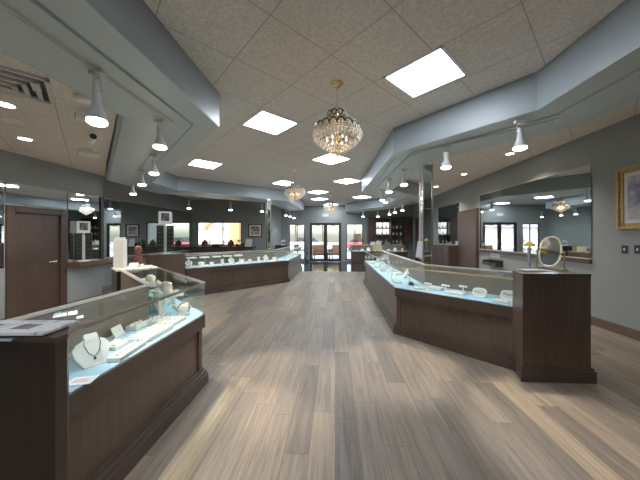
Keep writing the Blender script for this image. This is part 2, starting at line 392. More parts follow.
# soffits: dropped bands that follow the counters
def soffit(name, inner, outer, z0, z1, lip_in, lip_out):
    s = MB()
    n = len(inner)
    for i in range(n-1): s.prism([inner[i], inner[i+1], outer[i+1], outer[i]], z0, z1)
    bmesh.ops.remove_doubles(s.bm, verts=s.bm.verts, dist=1e-4)
    # drop the shared faces between neighbouring segments
    seen = {}
    for f in s.bm.faces: seen.setdefault(tuple(sorted(v.index for v in f.verts)), []).append(f)
    s.bm.verts.index_update(); seen = {}
    for f in s.bm.faces: seen.setdefault(tuple(sorted(v.index for v in f.verts)), []).append(f)
    bmesh.ops.delete(s.bm, geom=[f for fs in seen.values() if len(fs) > 1 for f in fs], context='FACES')
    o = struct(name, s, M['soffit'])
    l = MB()
    for i in range(n-1):
        q = lambda k, t: (inner[k][0]*(1-t)+outer[k][0]*t, inner[k][1]*(1-t)+outer[k][1]*t)
        l.prism([q(i, lip_in), q(i+1, lip_in), q(i+1, lip_out), q(i, lip_out)], z0-.018, z0-.0005)
    l.build('soffit_panel', M['soffit_lit'], o)
    l = MB()
    for i in range(n-1):
        q = lambda k, t: (inner[k][0]*(1-t)+outer[k][0]*t, inner[k][1]*(1-t)+outer[k][1]*t)
        l.prism([q(i, .004), q(i+1, .004), q(i+1, lip_in-.03), q(i, lip_in-.03)], z0-.008, z0-.0005)
    l.build('soffit_lip', M['soffit_lit'], o)
    return o
Rin = [(2.15, YN), (2.15, 2.87), (.95, 4.25), (.82, 7.95), (2.2, 9.4), (2.2, 12.0), (.62, 13.9), (.62, YF)]
Rout = [(2.98, YN), (2.98, 3.2), (1.75, 4.62), (1.68, 7.6), (3.05, 9.05), (3.05, 12.4), (1.45, 14.3), (1.45, YF)]
soffit('ceiling_soffit_right', Rin, Rout, SB, CE-.001, .36, .97)
Lin = [(-1.42, YN), (-1.42, 3.1), (-4.55, 6.2), (-4.6, 7.3), (-1.75, 9.85), (-1.6, 13.2)]
Lout = [(-2.5, YN), (-2.4, 2.74), (-5.45, 5.86), (-5.6, 7.75), (-2.7, 10.35), (-2.55, 13.6)]
soffit('ceiling_soffit_left', Lin, Lout, SB, CE-.001, .3, .96)

# ------------------------------------------------------------------ mirrors on the walls
def wall_mirror(label, x, y0, y1, z0, z1, name='wall_mirror', group=None):
    s = 1 if x < 0 else -1
    t = thing(name, label, 'mirror', (x, (y0+y1)/2, z0), 0, group); org = tuple(t.location)
    MB().box(min(x+s*.002, x+s*.014), max(x+s*.002, x+s*.014), y0+.004, y1-.004, z0, z1).build('mirror_glass', M['mirror'], t, org)
    e = MB(); q = sorted((x+s*.002, x+s*.02))
    e.box(*q, y0, y1, z0-.015, z0)
    e.build('edge_trim', M['greyrail'], t, org)
    MB().box(*q, y0, y1, z1, z1+.012).build('edge_trim', M['greyrail'], t, org)
    return t
wall_mirror('near pane of the long right wall mirror, behind the oval table mirror', XR, 4.63, 8.0, 1.12, 2.71)
wall_mirror('far pane of the long right wall mirror, beyond the tall brown panel', XR, 9.3, 11.1, 1.2, 2.68)
wall_mirror('mirror pane above the brown door on the left wall', XD, 4.0, 4.98, 2.04, 2.4)
wall_mirror('mirror pane on the left wall at the very left edge, before the brown door', XD, 2.9, 3.98, .96, 2.4)
wall_mirror('narrow mirror pane on the left wall just right of the brown door', XD, 5.0, 5.72, .965, 2.4)
wall_mirror('mirror pane on the left wall right of the dark upright post', XL, 7.15, 9.1, .86, 2.62)
wall_mirror('last mirror pane on the left wall, ending at the picture window wall', XL, 9.1, 11.95, .86, 2.62)
struct('trim_1', MB().box(XD, XD+.04, 5.73, 5.8, .88, 2.42), M['espresso'])
struct('trim_2', MB().box(XL, XL+.3, YD, YB-.5, .76, .84), M['base_oak'])

struct('trim_3', MB().box(XD, XD+.28, 5.0, YD, .88, .96), M['base_oak'])
struct('trim_4', MB().box(XR-.035, XR-.001, 4.63, 8.04, 1.03, 1.1), M['door'])
def column(label, x, y, wd):
    t = thing('mirrored_column', label, 'column', (x, y, 0), PI/4 if wd < .15 else 0)
    MB().box(-wd/2, wd/2, -wd/2, wd/2, 0, SB-.02).build('mirror_cladding', M['chrome'], t, bevel=.012)
    e = MB()
    for sx in (-1, 1):
        for sy in (-1, 1): e.box(sx*wd/2-.012, sx*wd/2+.012, sy*wd/2-.012, sy*wd/2+.012, 0, SB-.02)
    for z in (.5, 1.0, 1.5, 2.0, 2.5): e.box(-wd/2-.003, wd/2+.003, -wd/2-.003, wd/2+.003, z, z+.008)
    e.build('corner_bead', M['metal'], t)
    return t
p = atz(430, 165, SB-.02)
column('mirror clad square column behind the right display counter', 1.72, 4.98, .17)
column('mirror clad column beside the framed picture at the back', -2.42, 9.25, .12)
p = Vector((1.72-.13, 4.9, 1.25))
sg = thing('sign_holder', 'pale paper sign in holder on the left side of the right mirrored column', 'sign', (1.6, 4.93, 1.1), 0)
MB().xf(lambda q: q.box(-.085, .085, -.004, .004, 0, .3), Matrix.Rotation(.12, 4, 'Y')).build('paper', M['paper'], sg)
MB().xf(lambda q: q.box(-.09, .09, .005, .011, -.012, .02).box(-.09, .03, .005, .011, .02, .05), Matrix.Rotation(.12, 4, 'Y')).build('holder', M['metal'], sg)

# ------------------------------------------------------------------ display counters
def run_plan(P, depth, side):
    P = [Vector(p) for p in P]; out = []; k = len(P)
    ds = [(P[i+1]-P[i]).normalized() for i in range(k-1)]
    for i in range(k-1):
        d = ds[i]; n = Vector((-d.y, d.x))*side
        def mit(j, e):
            if j < 0 or j > k-2: return 0
            ang = d.angle(ds[j]); return math.tan(ang/2)
        ma, mb = mit(i-1, 0), -mit(i+1, 1)
        out.append((P[i], P[i+1], d, n, ma, mb, depth))
    return out
class Seg:
    def __init__(s, tup): s.A, s.B, s.d, s.n, s.ma, s.mb, s.D = tup
    def pt(s, e, t, inset=0):
        base, m = (s.A, s.ma) if e == 0 else (s.B, s.mb)
        return base + s.n*t + s.d*(m*t + (inset if e == 0 else -inset))
    def slab(s, mb, t0, t1, z0, z1, ia=0, ib=None):
        ib = ia if ib is None else ib
        return mb.prism([s.pt(0, t0, ia), s.pt(1, t0, ib), s.pt(1, t1, ib), s.pt(0, t1, ia)], z0, z1)
    def on(s, f, t):
        a, b = s.pt(0, t), s.pt(1, t); return a.lerp(b, f)
DECK = .708
LEDS = []
def case(label, seg, rail='metal', endA=False, endB=False, ends=(0, 0), top=1.03, led=1.0):
    c = (seg.A+seg.B)/2+seg.n*seg.D/2
    t = thing('display_case', label, 'display case', (c.x, c.y, 0)); org = (c.x, c.y, 0); D = seg.D
    m = MB(); seg.slab(m, -.03, D-.04, 0, .1); seg.slab(m, -.015, D-.045, .1, .13); seg.slab(m, .01, D-.05, .13, .15)
    m.build('base_moulding', M['wood_h'], t, org)
    m = MB(); seg.slab(m, .04, D-.02, .15, .57, .002); m.build('body', M['wood'], t, org)
    for i0, i1 in ((0, (seg.B-seg.A).length-.07), ((seg.B-seg.A).length-.07, 0)):
        m = MB(); seg.slab(m, .022, .04, .15, .57, i0, i1); m.build('stile', M['wood'], t, org)
    m = MB(); seg.slab(m, -.004, D-.015, .57, .7); m.build('front_band', M['wood_h'], t, org)
    m = MB(); seg.slab(m, .008, D-.04, .7, DECK, .003); m.build('cloth_deck', M['cloth'], t, org)
    m = MB(); seg.slab(m, .0, .006, DECK, top-.012, .002); m.build('front_glass', M['glass'], t, org)
    m = MB(); seg.slab(m, .0, D-.05, top-.012, top-.004, .002); m.build('top_glass', M['glass'], t, org)
    m = MB(); seg.slab(m, -.003, .012, top-.022, top-.0125, .001); seg.slab(m, -.004, -.0005, top-.022, top, .001); m.build('front_rail', M[rail], t, org)
    m = MB(); seg.slab(m, D-.035, D-.02, .7, top-.012, .003); bp = m.build('rear_panel', M['backwood'], t, org)
    m = MB(); seg.slab(m, D-.05, D-.005, top-.004, top+.01, .001); m.build('rear_rail', M['greyrail'], t, org)
    m = MB(); L = (seg.B-seg.A).length
    k = max(2, int(L/.55))
    for i in range(k):
        f0, f1 = (i+.06)/k, (i+.94)/k
        a, b = seg.on(f0, D-.02), seg.on(f1, D-.02); off = seg.n*.014
        dm = MB(); dm.prism([a, b, b+off, a+off], .2, .55); rd = dm.build('rear_door', M['espresso'], t, org)
    ax = MB(); j = False
    for e, on_ in ((0, endA), (1, endB)):
        if on_:
            q = (seg.d if e == 0 else -seg.d)*.006
            a, b = seg.pt(e, .003), seg.pt(e, D-.04)
            ax.prism([a, b, b+q, a+q], DECK, top-.012); j = True
    if j: ax.build('end_glass', M['glass'], t, org)
    LEDS.append((seg, top, led))
    return t
def block(label, poly, h, name='counter_pedestal', mat='wood', topmat=None, capmat=None):
    c = sum((Vector(p) for p in poly), Vector((0, 0)))/len(poly)
    t = thing(name, label, 'counter end', (c.x, c.y, 0)); org = (c.x, c.y, 0)
    def grow(k): 
        out = []; n = len(poly)
        for i in range(n):
            p, a, b = Vector(poly[i]), Vector(poly[i-1]), Vector(poly[(i+1) % n])
            u, v = (p-a).normalized(), (p-b).normalized()
            out.append(p+(u+v)*k)
        return out
    MB().prism(poly, .1, h-.02).build('body', M[mat], t, org)
    MB().prism(grow(.03), 0, .12).prism(grow(.018), .12, .15).build('base_moulding', M['wood_h'], t, org)
    MB().prism(grow(.004), h-.02, h).build('top_slab', M[topmat or 'wood_h'], t, org)
    return t
Ls = [Seg(x) for x in run_plan([(-1.33, 1.125), (-1.33, 2.57), (-2.62, 3.71)], .48, 1)]
case('long glass display case at front left with pale blue deck and white jewellery trays', Ls[0])
caseB = case('angled glass display case on the left turning back behind the corner', Ls[1], endB=True)
# counter end of the left run, with a speckled top
dq = Ls[1].d; nq = Ls[1].n; e0 = Ls[1].pt(1, 0)+dq*.004; e1 = Ls[1].pt(1, .5)+dq*.004
block('far end of the angled left counter with speckled top holding the red carving', [e0, e0+dq*.5, e1+dq*.5, e1], 1.03, 'counter_end', 'espresso', 'speckle')
block('dark wooden pedestal at the near left corner carrying a newspaper', [(-1.85, .955), (-1.1, .955), (-1.1, 1.0), (-1.19, 1.09), (-1.85, 1.09)], 1.1, mat='espresso')
Rs = [Seg(x) for x in run_plan([(2.0, 3.02), (.93, 4.05), (.95, 8.4)], .56, -1)]
case('angled glass display case at front right with brass rail and blue deck', Rs[0], 'brassrail')
case('long glass display case running back along the right side of the aisle', Rs[1], endB=True)
block('tall dark wood pedestal at the end of the right counter under the oval mirror', [(1.95, 2.8), (2.62, 2.8), (2.62, 3.45), (2.405, 3.44), (2.003, 3.035), (1.985, 2.95)], 1.11)
As = [Seg(x) for x in run_plan([(-3.62, 6.1), (-1.5, 8.35), (-1.5, 11.6)], .56, 1)]
caseA = case('angled glass display case in the middle distance left of the aisle', As[0], endA=True, led=1.6)
case('glass display case running back towards the entrance left of the aisle', As[1], endB=True)
block('dark wood pedestal at the left end of the middle distance counter', [(-3.64, 6.07), (-4.02, 6.44), (-4.5, 5.9), (-4.1, 5.53)], 1.07)
Fs = [Seg(x) for x in run_plan([(.85, 13.55), (3.75, 13.55)], .5, 1)]
case('far glass display counter in front of the wooden wall cabinet', Fs[0], endA=True)
# back counter below the picture window
bc = thing('back_counter', 'low dark counter against the wall under the big window', 'counter', (-5.2, YB, 0)); org = tuple(bc.location)
MB().box(-6.75, -3.75, YB-.45, YB-.002, .1, .97).build('body', M['wood'], bc, org)
MB().box(-6.78, -3.72, YB-.48, YB-.002, .97, 1.01).build('worktop', M['espresso'], bc, org)
MB().box(-6.74, -3.76, YB-.4, YB-.002, 0, .1).build('toe_kick', M['black'], bc, org)
for i in range(6):
    MB().box(-6.73+i*.5, -6.27+i*.5, YB-.465, YB-.45, .14, .93).build('door', M['wood'], bc, org, bevel=.006)

# ------------------------------------------------------------------ ceiling lights and fittings
def ceiling_panel(x, y, label):
    t = thing('ceiling_light_panel', label, 'ceiling light', (x, y, CE), PI/4, 'square light panels in the tile ceiling')
    s = PITCH/2-.012; f = MB()
    for a in range(4):
        f.xf(lambda q: q.box(-s, s, s-.03, s, -.012, .002), Matrix.Rotation(a*PI/2, 4, 'Z'))
    f.build('frame', M['whiteplastic'], t)
    MB().box(-s+.03, s-.03, -s+.03, s-.03, -.008, -.004).build('diffuser', M['panel'], t)
    return t
PX = [((425, 75.5), 'largest white ceiling light panel, near the right soffit'), ((270, 123.5), 'ceiling light panel left of the big chandelier'),
      ((331, 159), 'ceiling light panel just behind the big chandelier'), ((205, 164), 'ceiling light panel beside the tip of the left soffit'),
      ((285, 183), 'ceiling light panel above the second chandelier'), ((347, 181), 'ceiling light panel close to the right soffit corner, middle distance'),
      ((318, 192), 'ceiling light panel in the far middle, nearer of a pair'), ((319.5, 199), 'ceiling light panel in the far middle, farther of a pair'),
      ((362, 197), 'far right ceiling light panel by the far soffit'), ((331, 205.3), 'farthest small ceiling light panel, by the entrance doors')]
for (px, py), lb in PX:
    q = atz(px, py, CE); ceiling_panel(q.x, min(q.y, 14.3), lb)
for q in [(-.4, -.8), (-.4, -2.9)]:  # unseen panels, added to light the room and show in the mirrors
    ceiling_panel(q[0], q[1], 'unseen ceiling light panel behind the viewpoint, added for light')

def downlight(px, py, label, lit=True, grp='round recessed downlights'):
    z = LC if px < 100 else CE
    q = atz(px, py, z)
    t = thing('downlight', label, 'downlight', (q.x, q.y, z), 0, grp)
    MB().lathe([(.1, -.001), (.1, -.008), (.075, -.012), (.07, -.001)], n=24, cap=False).build('trim_ring', M['whiteplastic'], t, smooth=True)
    MB().lathe([(.07, -.0035), (.069, -.002)], n=24).build('lens', M['downl'] if lit else M['whiteplastic'], t)
    return q
dls = [downlight(5, 104, 'bright downlight at the far left edge nearest the vent'), downlight(25, 138.5, 'bright downlight on the left, below the vent and nearer the wall'),
       downlight(510, 153.5, 'bright downlight on the right nearest the wall picture'), downlight(464, 174, 'bright downlight on the right above the long mirror'),
       downlight(436, 186.5, 'small downlight just right of the mirrored column'),
       downlight(198, 203.7, 'downlight over the back counter, left of two'), downlight(208.7, 200.7, 'downlight over the back counter, right of two')]
downlight(465, 155, 'unlit pale downlight between two lit ones on the right', False)
downlight(13, 121, 'unlit round speaker disc between the two left downlights', False)
q = atz(84, 97, LC)
sd = thing('smoke_detector', 'round white smoke detector on the ceiling beside the left soffit', 'smoke detector', (q.x, q.y, LC))
MB().lathe([(.07, -.001), (.07, -.02), (.05, -.045), (.02, -.05)], n=20).build('cover', M['whiteplastic'], sd, smooth=True)
MB().lathe([(.052, -.012), (.075, -.014), (.075, -.017), (.052, -.02)], n=20).build('vent_ring', M['grille'], sd)
q = atz(14, 80, LC)
av = thing('air_vent', 'square metal ceiling air vent at the top left edge', 'air vent', (q.x-.08, q.y, LC), PI/4)
for i, s in enumerate((.3, .22, .14, .07)):
    m = MB(); z = -.004-.012*i
    for a in range(4): m.xf(lambda k: k.box(-s, s, s-.035, s, z-.02, z+.003), Matrix.Rotation(a*PI/2, 4, 'Z'))
    m.build('louvre', M['grille'], av)
MB().box(-.29, .29, -.29, .29, -.004, -.002).build('duct_opening', M['black'], av)
q = atz(36, 85, LC)
es = thing('ceiling_sensor', 'small white box fixed to the ceiling right of the air vent', 'sensor', (q.x, q.y, LC), PI/4)
MB().box(-.03, .03, -.09, .09, -.03, -.001).build('housing', M['whiteplastic'], es, bevel=.008)
MB().box(-.018, .018, -.05, .05, -.034, -.029).build('lens', M['lampwhite'], es)

# track lighting -----------------------------------------------------
TZ = SB-.02
def track(label, p0, p1, z=TZ):
    a, b = Vector((p0[0], p0[1], z)), Vector((p1[0], p1[1], z)); d = (b-a); L = d.length; ang = math.atan2(d.y, d.x)
    t = thing('lighting_track', label, 'lighting track', ((a+b)/2)[:], ang, 'ceiling lighting tracks')
    MB().box(-L/2, L/2, -.018, -.006, -.02, .001).box(-L/2, L/2, .006, .018, -.02, .001).box(-L/2, L/2, -.006, .006, -.006, .001).build('rail', M['lampwhite'], t)
    MB().box(-L/2-.02, -L/2, -.02, .02, -.022, .001).box(L/2, L/2+.02, -.02, .02, -.022, .001).build('end_cap', M['whiteplastic'], t)
    return t
def tp(px, py): return atz(px, py, TZ-.01)
tl = [('lighting track under the near left soffit, running to the top left corner', tp(-4, 1), tp(171, 122)),
      ('lighting track under the angled part of the left soffit', tp(155.6, 150), tp(128, 184)),
      ('lighting track under the near right soffit', tp(556, 120), tp(412, 153.5)),
      ('lighting track under the straight right soffit beyond the corner', tp(394, 160), tp(372, 192))]
for lb, a, b in tl: track(lb, a, b)
proto_head = None
def head(px, py, label, drop=.33, lit=True, zt=TZ-.02, rot=0):
    zb = zt-drop; q = atz(px, py, zb)
    if drop == .33 and head.proto: return dup(head.proto, (q.x, q.y, zt), rot, label), q
    t = thing('track_lamp', label, 'track lamp', (q.x, q.y, zt), rot, 'white bell shaped track lamps'); k = drop/.33
    MB().box(-.06, .06, -.02, .02, -.03, 0).lathe([(.03, -.045*k), (.03, -.03)], n=14).build('track_adapter', M['lampwhite'], t, bevel=.004)
    MB().tube([(-.034, 0, -.13*k), (-.034, 0, -.07*k), (-.02, 0, -.05*k), (.02, 0, -.05*k), (.034, 0, -.07*k), (.034, 0, -.13*k)], .005).cyl((-.045, 0, -.13*k), (.045, 0, -.13*k), .008).build('yoke', M['lampwhite'], t)
    MB().lathe([(.018, -.085*k), (.03, -.09*k), (.03, -.19*k), (.036, -.2*k), (.036, -.212*k)], n=18).build('socket', M['lampwhite'], t, smooth=True)
    MB().lathe([(.034, -.205*k), (.04, -.232*k), (.055, -.255*k), (.066, -.3*k), (.063, -.3*k), (.03, -.23*k)], n=22, cap=False).build('bell_shade', M['lampwhite'], t, smooth=True)
    MB().lathe([(.063, -.299*k), (.067, -.306*k), (.066, -.318*k), (.05, -.328*k), (.02, -.332*k)], n=20).build('bulb', M['bulb'] if lit else M['whiteplastic'], t, smooth=True)
    if drop == .33: head.proto = t
    return t, q
head.proto = None
HL = []
_, q = head(97, 125, 'largest track lamp, hanging above the first security camera', .43); HL.append(q)
for px, py, lb in [(160, 149, 'track lamp at the end of the near left track'), (154, 175, 'track lamp on the angled left track, nearest of three'),
                   (142, 186, 'track lamp on the angled left track, middle of three'), (133, 195, 'track lamp on the angled left track, farthest of three'),
                   (520, 150, 'track lamp on the right nearest the gilt picture'), (446, 169, 'track lamp on the right just above the mirrored column'),
                   (404, 186, 'track lamp under the straight right soffit, nearest of four'), (389, 193, 'track lamp under the straight right soffit, second of four'),
                   (382.3, 201, 'track lamp under the straight right soffit, third of four'), (385.5, 203, 'track lamp under the straight right soffit, last of four')]:
    _, q = head(px, py, lb); HL.append(q)
FH = [(189, 209, 'track lamp over the window counter, left of three'), (230.5, 210.5, 'track lamp over the window counter, middle of three'), (262, 212, 'track lamp over the window counter, right of three'),
      (286, 216, 'left lamp of the far cluster at the end of the left soffit'), (290, 217, 'middle lamp of the far cluster at the end of the left soffit'), (294, 218.5, 'right lamp of the far cluster at the end of the left soffit'),
      (352, 220, 'far track lamp nearest the entrance doors, above the right side window'), (377.8, 217, 'far track lamp above the left door of the wooden cabinet'), (389.5, 215, 'far track lamp above the lit cabinet shelves'), (395, 213, 'far track lamp above the right cabinet shelves'), (402.4, 211, 'far track lamp above the right cabinet door'),
      (363, 217, 'unlit far track lamp between side window and wooden cabinet')]
for px, py, lb in FH:
    _, q = head(px, py, lb); HL.append(q)

# security cameras on the outer face of the left soffit
cam_proto = None
for px, py, dep, lb in [(98, 122, 3.0, 'white bullet security camera highest of three, behind the large track lamp'), (96, 140, 3.6, 'white bullet security camera, middle of three beside the left soffit'), (94, 155, 4.25, 'white bullet security camera, lowest of three beside the left soffit')]:
    d = ray(px, py); q = Vector((d[0]*dep, d[1]*dep, EYE+d[2]*dep))
    q.x -= .03; q.y -= .03; q.z = LC-.09
    if cam_proto is None:
        t = thing('security_camera', lb, 'security camera', q[:], math.radians(230), 'bullet security cameras')
        MB().cyl((-.1, 0, 0), (.13, 0, 0), .042, n=18).cyl((.06, 0, 0), (.15, 0, 0), .046, n=18).build('body', M['whiteplastic'], t, smooth=True)
        MB().cyl((.15, 0, 0), (.153, 0, 0), .038, n=18).build('lens', M['black'], t)
        MB().cyl((-.03, 0, .03), (-.03, 0, .08), .016).cyl((-.03, 0, .078), (-.03, 0, .0895), .045, n=18).build('bracket', M['whiteplastic'], t)
        cam_proto = t
    else: dup(cam_proto, q[:], math.radians(320 if py == 140 else 230), lb)

# chandeliers ----------------------------------------------------------
def chandelier(px, py, label):
    q = atz(px, py, CE); q.y = min(q.y, 13.5)
    t = thing('crystal_chandelier', label, 'chandelier', (q.x, q.y, CE))
    MB().lathe([(.07, -.001), (.075, -.012), (.06, -.03), (.02, -.042), (.008, -.06)], n=24).build('canopy', M['brass'], t, smooth=True)
    m = MB()
    for i in range(9):
        z = -.06-i*.032
        m.xf(lambda k: k.tube([(.007*math.cos(a), 0, .018*math.sin(a)) for a in [2*PI*j/8 for j in range(8)]], .0025, True, 5), Matrix.Translation((0, 0, z-.016)) @ Matrix.Rotation((i % 2)*PI/2, 4, 'Z'))
    m.build('chain', M['brass'], t)
    B = -.34   # top of the crystal body
    m = MB()
    m.cyl((0, 0, B), (0, 0, B-.46), .012)
    for R, z in ((.105, B-.03), (.13, B-.09), (.235, B-.19), (.275, B-.235)):
        m.tube([(R*math.cos(a), R*math.sin(a), z) for a in [2*PI*j/28 for j in range(28)]], .006, True, 6)
    for j in range(6):
        a = 2*PI*j/6
        m.tube([(.012*math.cos(a), .012*math.sin(a), B-.06), (.12*math.cos(a), .12*math.sin(a), B-.12), (.235*math.cos(a), .235*math.sin(a), B-.19)], .006, n=6)
    m.build('frame', M['brass'], t)
    for R, z, n, r in ((.105, B-.03, 10, .03), (.245, B-.195, 18, .04)):
        m = MB()
        for j in range(n):
            a = 2*PI*j/n
            m.xf(lambda k: k.tube([(0, r*math.cos(c), r*math.sin(c)) for c in [2*PI*i/10 for i in range(10)]], .0095, True, 5), Matrix.Translation((R*math.cos(a), R*math.sin(a), z)) @ Matrix.Rotation(a, 4, 'Z'))
        tag(m.build('ornament_band', M['darkmetal'], t), 'dark rings around crystal rosettes')
    m = MB()   # rosettes + upper tier
    for R, z, n, r in ((.108, B-.03, 10, .02), (.25, B-.195, 18, .024)):
        for j in range(n):
            a = 2*PI*j/n; m.octa((R*math.cos(a), R*math.sin(a), z), r, r)
    for k in range(5):
        R = .12-.012*k; z = B-.05-.03*k
        n = 20
        for j in range(n):
            a = 2*PI*(j+.5*(k % 2))/n; m.octa((R*math.cos(a), R*math.sin(a), z), .011, .019)
    tag(m.build('upper_crystal_tier', M['crystal'], t), kind='stuff')
    m = MB()   # lower bowl: rows of drops tapering to a point
    rows = [(.262, -.222), (.275, -.25), (.275, -.278), (.262, -.306), (.238, -.334), (.205, -.36), (.168, -.386), (.128, -.41), (.09, -.434), (.055, -.458)]
    for k, (R, z) in enumerate(rows):
        n = max(8, int(2*PI*R/.036))
        for j in range(n):
            a = 2*PI*(j+.5*(k % 2))/n; m.octa((R*math.cos(a), R*math.sin(a), B+z), .0145, .023)
    for j in range(18):   # swags from the upper tier to the bowl
        a = 2*PI*j/26
        for i in range(7):
            f = i/6; R = .07+.17*f**1.6; m.octa((R*math.cos(a), R*math.sin(a), B-.12-.08*f), .009, .013)
    m.octa((0, 0, B-.5), .022, .035)
    tag(m.build('lower_crystal_bowl', M['crystal'], t), kind='stuff')
    for j in range(6):
        a = 2*PI*j/6
        MB().lathe([(.004, 0), (.013, .018), (.012, .03), (.002, .055)], (.11*math.cos(a), .11*math.sin(a), B-.33), 10).build('candle_bulb', M['warmbulb'], t, smooth=True)
    l = bpy.data.lights.new('chandelier_glow', 'POINT'); l.energy = 1.6; l.color = (1, .68, .4); l.shadow_soft_size = .08
    lo = bpy.data.objects.new('chandelier_glow', l); COL.objects.link(lo); lo.parent = t; lo.location = (0, 0, B-.3)
    return t
chandelier(337, 83, 'large crystal chandelier hanging nearest, left of the biggest light panel')
chandelier(295, 170, 'middle crystal chandelier hanging beside the left soffit end')
chandelier(331, 193.5, 'farthest crystal chandelier hanging before the entrance doors')

# ------------------------------------------------------------------ right wall: cabinet, panel, picture, switches
tp_ = thing('tall_wall_panel', 'tall reddish brown wood panel standing between the right wall mirrors', 'wood panel', (XR, 8.64, 0)); org = tuple(tp_.location)
MB().box(XR-.09, XR-.002, 8.06, 9.22, .06, 2.3).build('panel', M['door'], tp_, org)
MB().box(XR-.1, XR-.002, 8.05, 9.23, 2.3, 2.34).build('cornice', M['door'], tp_, org)
MB().box(XR-.08, XR-.002, 8.07, 9.21, 0, .06).build('plinth', M['espresso'], tp_, org)
cr = thing('low_cabinet', 'low dark wood cabinet under the far right wall mirror', 'cabinet', (XR, 9.9, 0)); org = tuple(cr.location)
MB().box(XR-.38, XR-.002, 9.24, 11.3, .08, 1.12).build('carcass', M['door'], cr, org)
MB().box(XR-.4, XR-.002, 9.235, 11.32, 1.12, 1.15).build('worktop', M['espresso'], cr, org)
MB().box(XR-.34, XR-.002, 9.25, 11.29, 0, .08).build('plinth', M['espresso'], cr, org)
for i in range(4):
    d = MB().box(XR-.395, XR-.38, 9.27+i*.51, 9.75+i*.51, .12, 1.08).build('door', M['door'], cr, org, bevel=.005)
    MB().cyl((XR-.41, 9.34+i*.51, .9), (XR-.395, 9.34+i*.51, .9), .012).build('knob', M['brass'], d, org)
wd = thing('door_3', None, None, (XR, 13.2, 0)); tag(wd, kind='structure'); org = tuple(wd.location)
MB().box(XR-.03, XR-.004, 12.42, 13.98, .01, 2.36).build('door_leaf', M['door'], wd, org)
MB().box(XR-.05, XR-.002, 12.3, 12.42, 0, 2.46).box(XR-.05, XR-.002, 13.98, 14.1, 0, 2.46).box(XR-.05, XR-.002, 12.42, 13.98, 2.36, 2.46).build('door_frame', M['door'], wd, org)

def framed(label, name, mats, size, axis_loc, facing, fw, matw):
    w_, h_ = size
    t = thing(name, label, 'picture', axis_loc, facing)   # local: x right, y into the wall, z up; picture faces -y
    f = MB()
    for k, (o_, i_, y0) in enumerate(((0, fw*.45, -.045), (fw*.35, fw, -.03))):
        a, b = w_/2-o_, w_/2-i_; c, d = h_/2-o_, h_/2-i_
        f.box(-a, -b, y0, -.002, -c, c); f.box(b, a, y0, -.002, -c, c); f.box(-b, b, y0, -.002, d, c); f.box(-b, b, y0, -.002, -c, -d)
    f.build('frame', M[mats[0]], t, bevel=.004)
    MB().box(-w_/2+fw*.9, w_/2-fw*.9, -.016, -.008, -h_/2+fw*.9, h_/2-fw*.9).build('mat_board', M['paper'], t)
    k = fw+matw
    MB().box(-w_/2+k, w_/2-k, -.019, -.0165, -h_/2+k, h_/2-k).build('print', M[mats[1]], t)
    return t
yc0 = 4.2
framed('gilt framed floral print with pale mat on the right wall', 'framed_picture', ('gold', 'floral'), (1.0, .92), (XR, 3.72, 2.06), -PI/2, .09, .05)
framed('dark framed landscape picture on the wall right of the big window', 'framed_picture', ('espresso', 'sepia'), (.66, .62), (-3.76, YB, 1.76), 0, .05, .07)
for px, lb in ((625, 'left one of two dark switch plates below the gilt picture'), (638, 'right one of two dark switch plates below the gilt picture')):
    q = atx(px, 249.5, XR)
    t = thing('light_switch', lb, 'light switch', (XR, q.y, q.z), -PI/2, 'dark switch plates')
    MB().box(-.042, .042, -.008, -.001, -.062, .062).build('cover_plate', M['black'], t, bevel=.003)
    MB().box(-.009, .009, -.014, -.008, -.018, .018).build('toggle', M['whiteplastic'], t, bevel=.002)
q = atx(495, 252, XR)
t = thing('wall_notice', 'pale paper notice on the right wall below the mirror', 'notice', (XR, q.y, q.z), -PI/2)
MB().box(-.2, .2, -.006, -.001, -.14, .14).build('sheet', M['paper'], t)
m = MB()
for i in range(7): m.box(-.17, .15-.05*(i % 3), -.0068, -.0058, .1-.035*i, .108-.035*i)
m.build('text_lines', M['greyrail'], t)
q = atx(496, 263, XR)
t = thing('file_rack', 'black slotted rack on the right wall below the paper notice', 'rack', (XR, q.y, q.z-.07), -PI/2)
MB().box(-.3, .3, -.2, -.001, 0, .02).box(-.3, .3, -.2, -.185, .02, .09).box(-.3, .3, -.02, -.001, .02, .17).build('tray', M['black'], t)
m = MB()
for i in range(7): m.box(-.3+.098*i, -.288+.098*i, -.185, -.02, .02, .14)
m.build('divider', M['black'], t)

# far wall cabinet ------------------------------------------------------
fc = thing('wall_display_cabinet', 'dark wooden wall cabinet with lit glass shelves at the far right', 'display cabinet', (3.05, YF, 1.05)); org = tuple(fc.location)
X0, X1, Z0, Z1 = 1.88, 4.28, 1.05, 2.56
m = MB(); m.box(X0, X1, YF-.04, YF-.001, Z0, Z1); m.box(X0, X0+.05, YF-.35, YF-.04, Z0, Z1); m.box(X1-.05, X1, YF-.35, YF-.04, Z0, Z1)
m.box(X0+.05, X1-.05, YF-.35, YF-.04, Z0, Z0+.05); m.box(X0+.05, X1-.05, YF-.35, YF-.04, Z1-.07, Z1)
for x in (2.3, 3.15, 3.9): m.box(x-.03, x+.03, YF-.35, YF-.04, Z0+.05, Z1-.07)
m.build('carcass', M['door'], fc, org)
for a, b in ((X0+.04, 2.28), (3.92, X1-.04)):
    d = MB().box(a, b, YF-.372, YF-.352, Z0+.03, Z1-.05).build('door', M['door'], fc, org, bevel=.006)
    MB().ball((b-.05 if a < 3 else a+.05, YF-.385, 1.75), .014).build('knob', M['brass'], d, org)
for (a, b) in ((2.38, 2.72), (2.76, 3.08)):
    for z in (1.6, 1.97): MB().box(a, b, YF-.05, YF-.042, z, z+.3).build('lit_panel', M['lit'], fc, org)
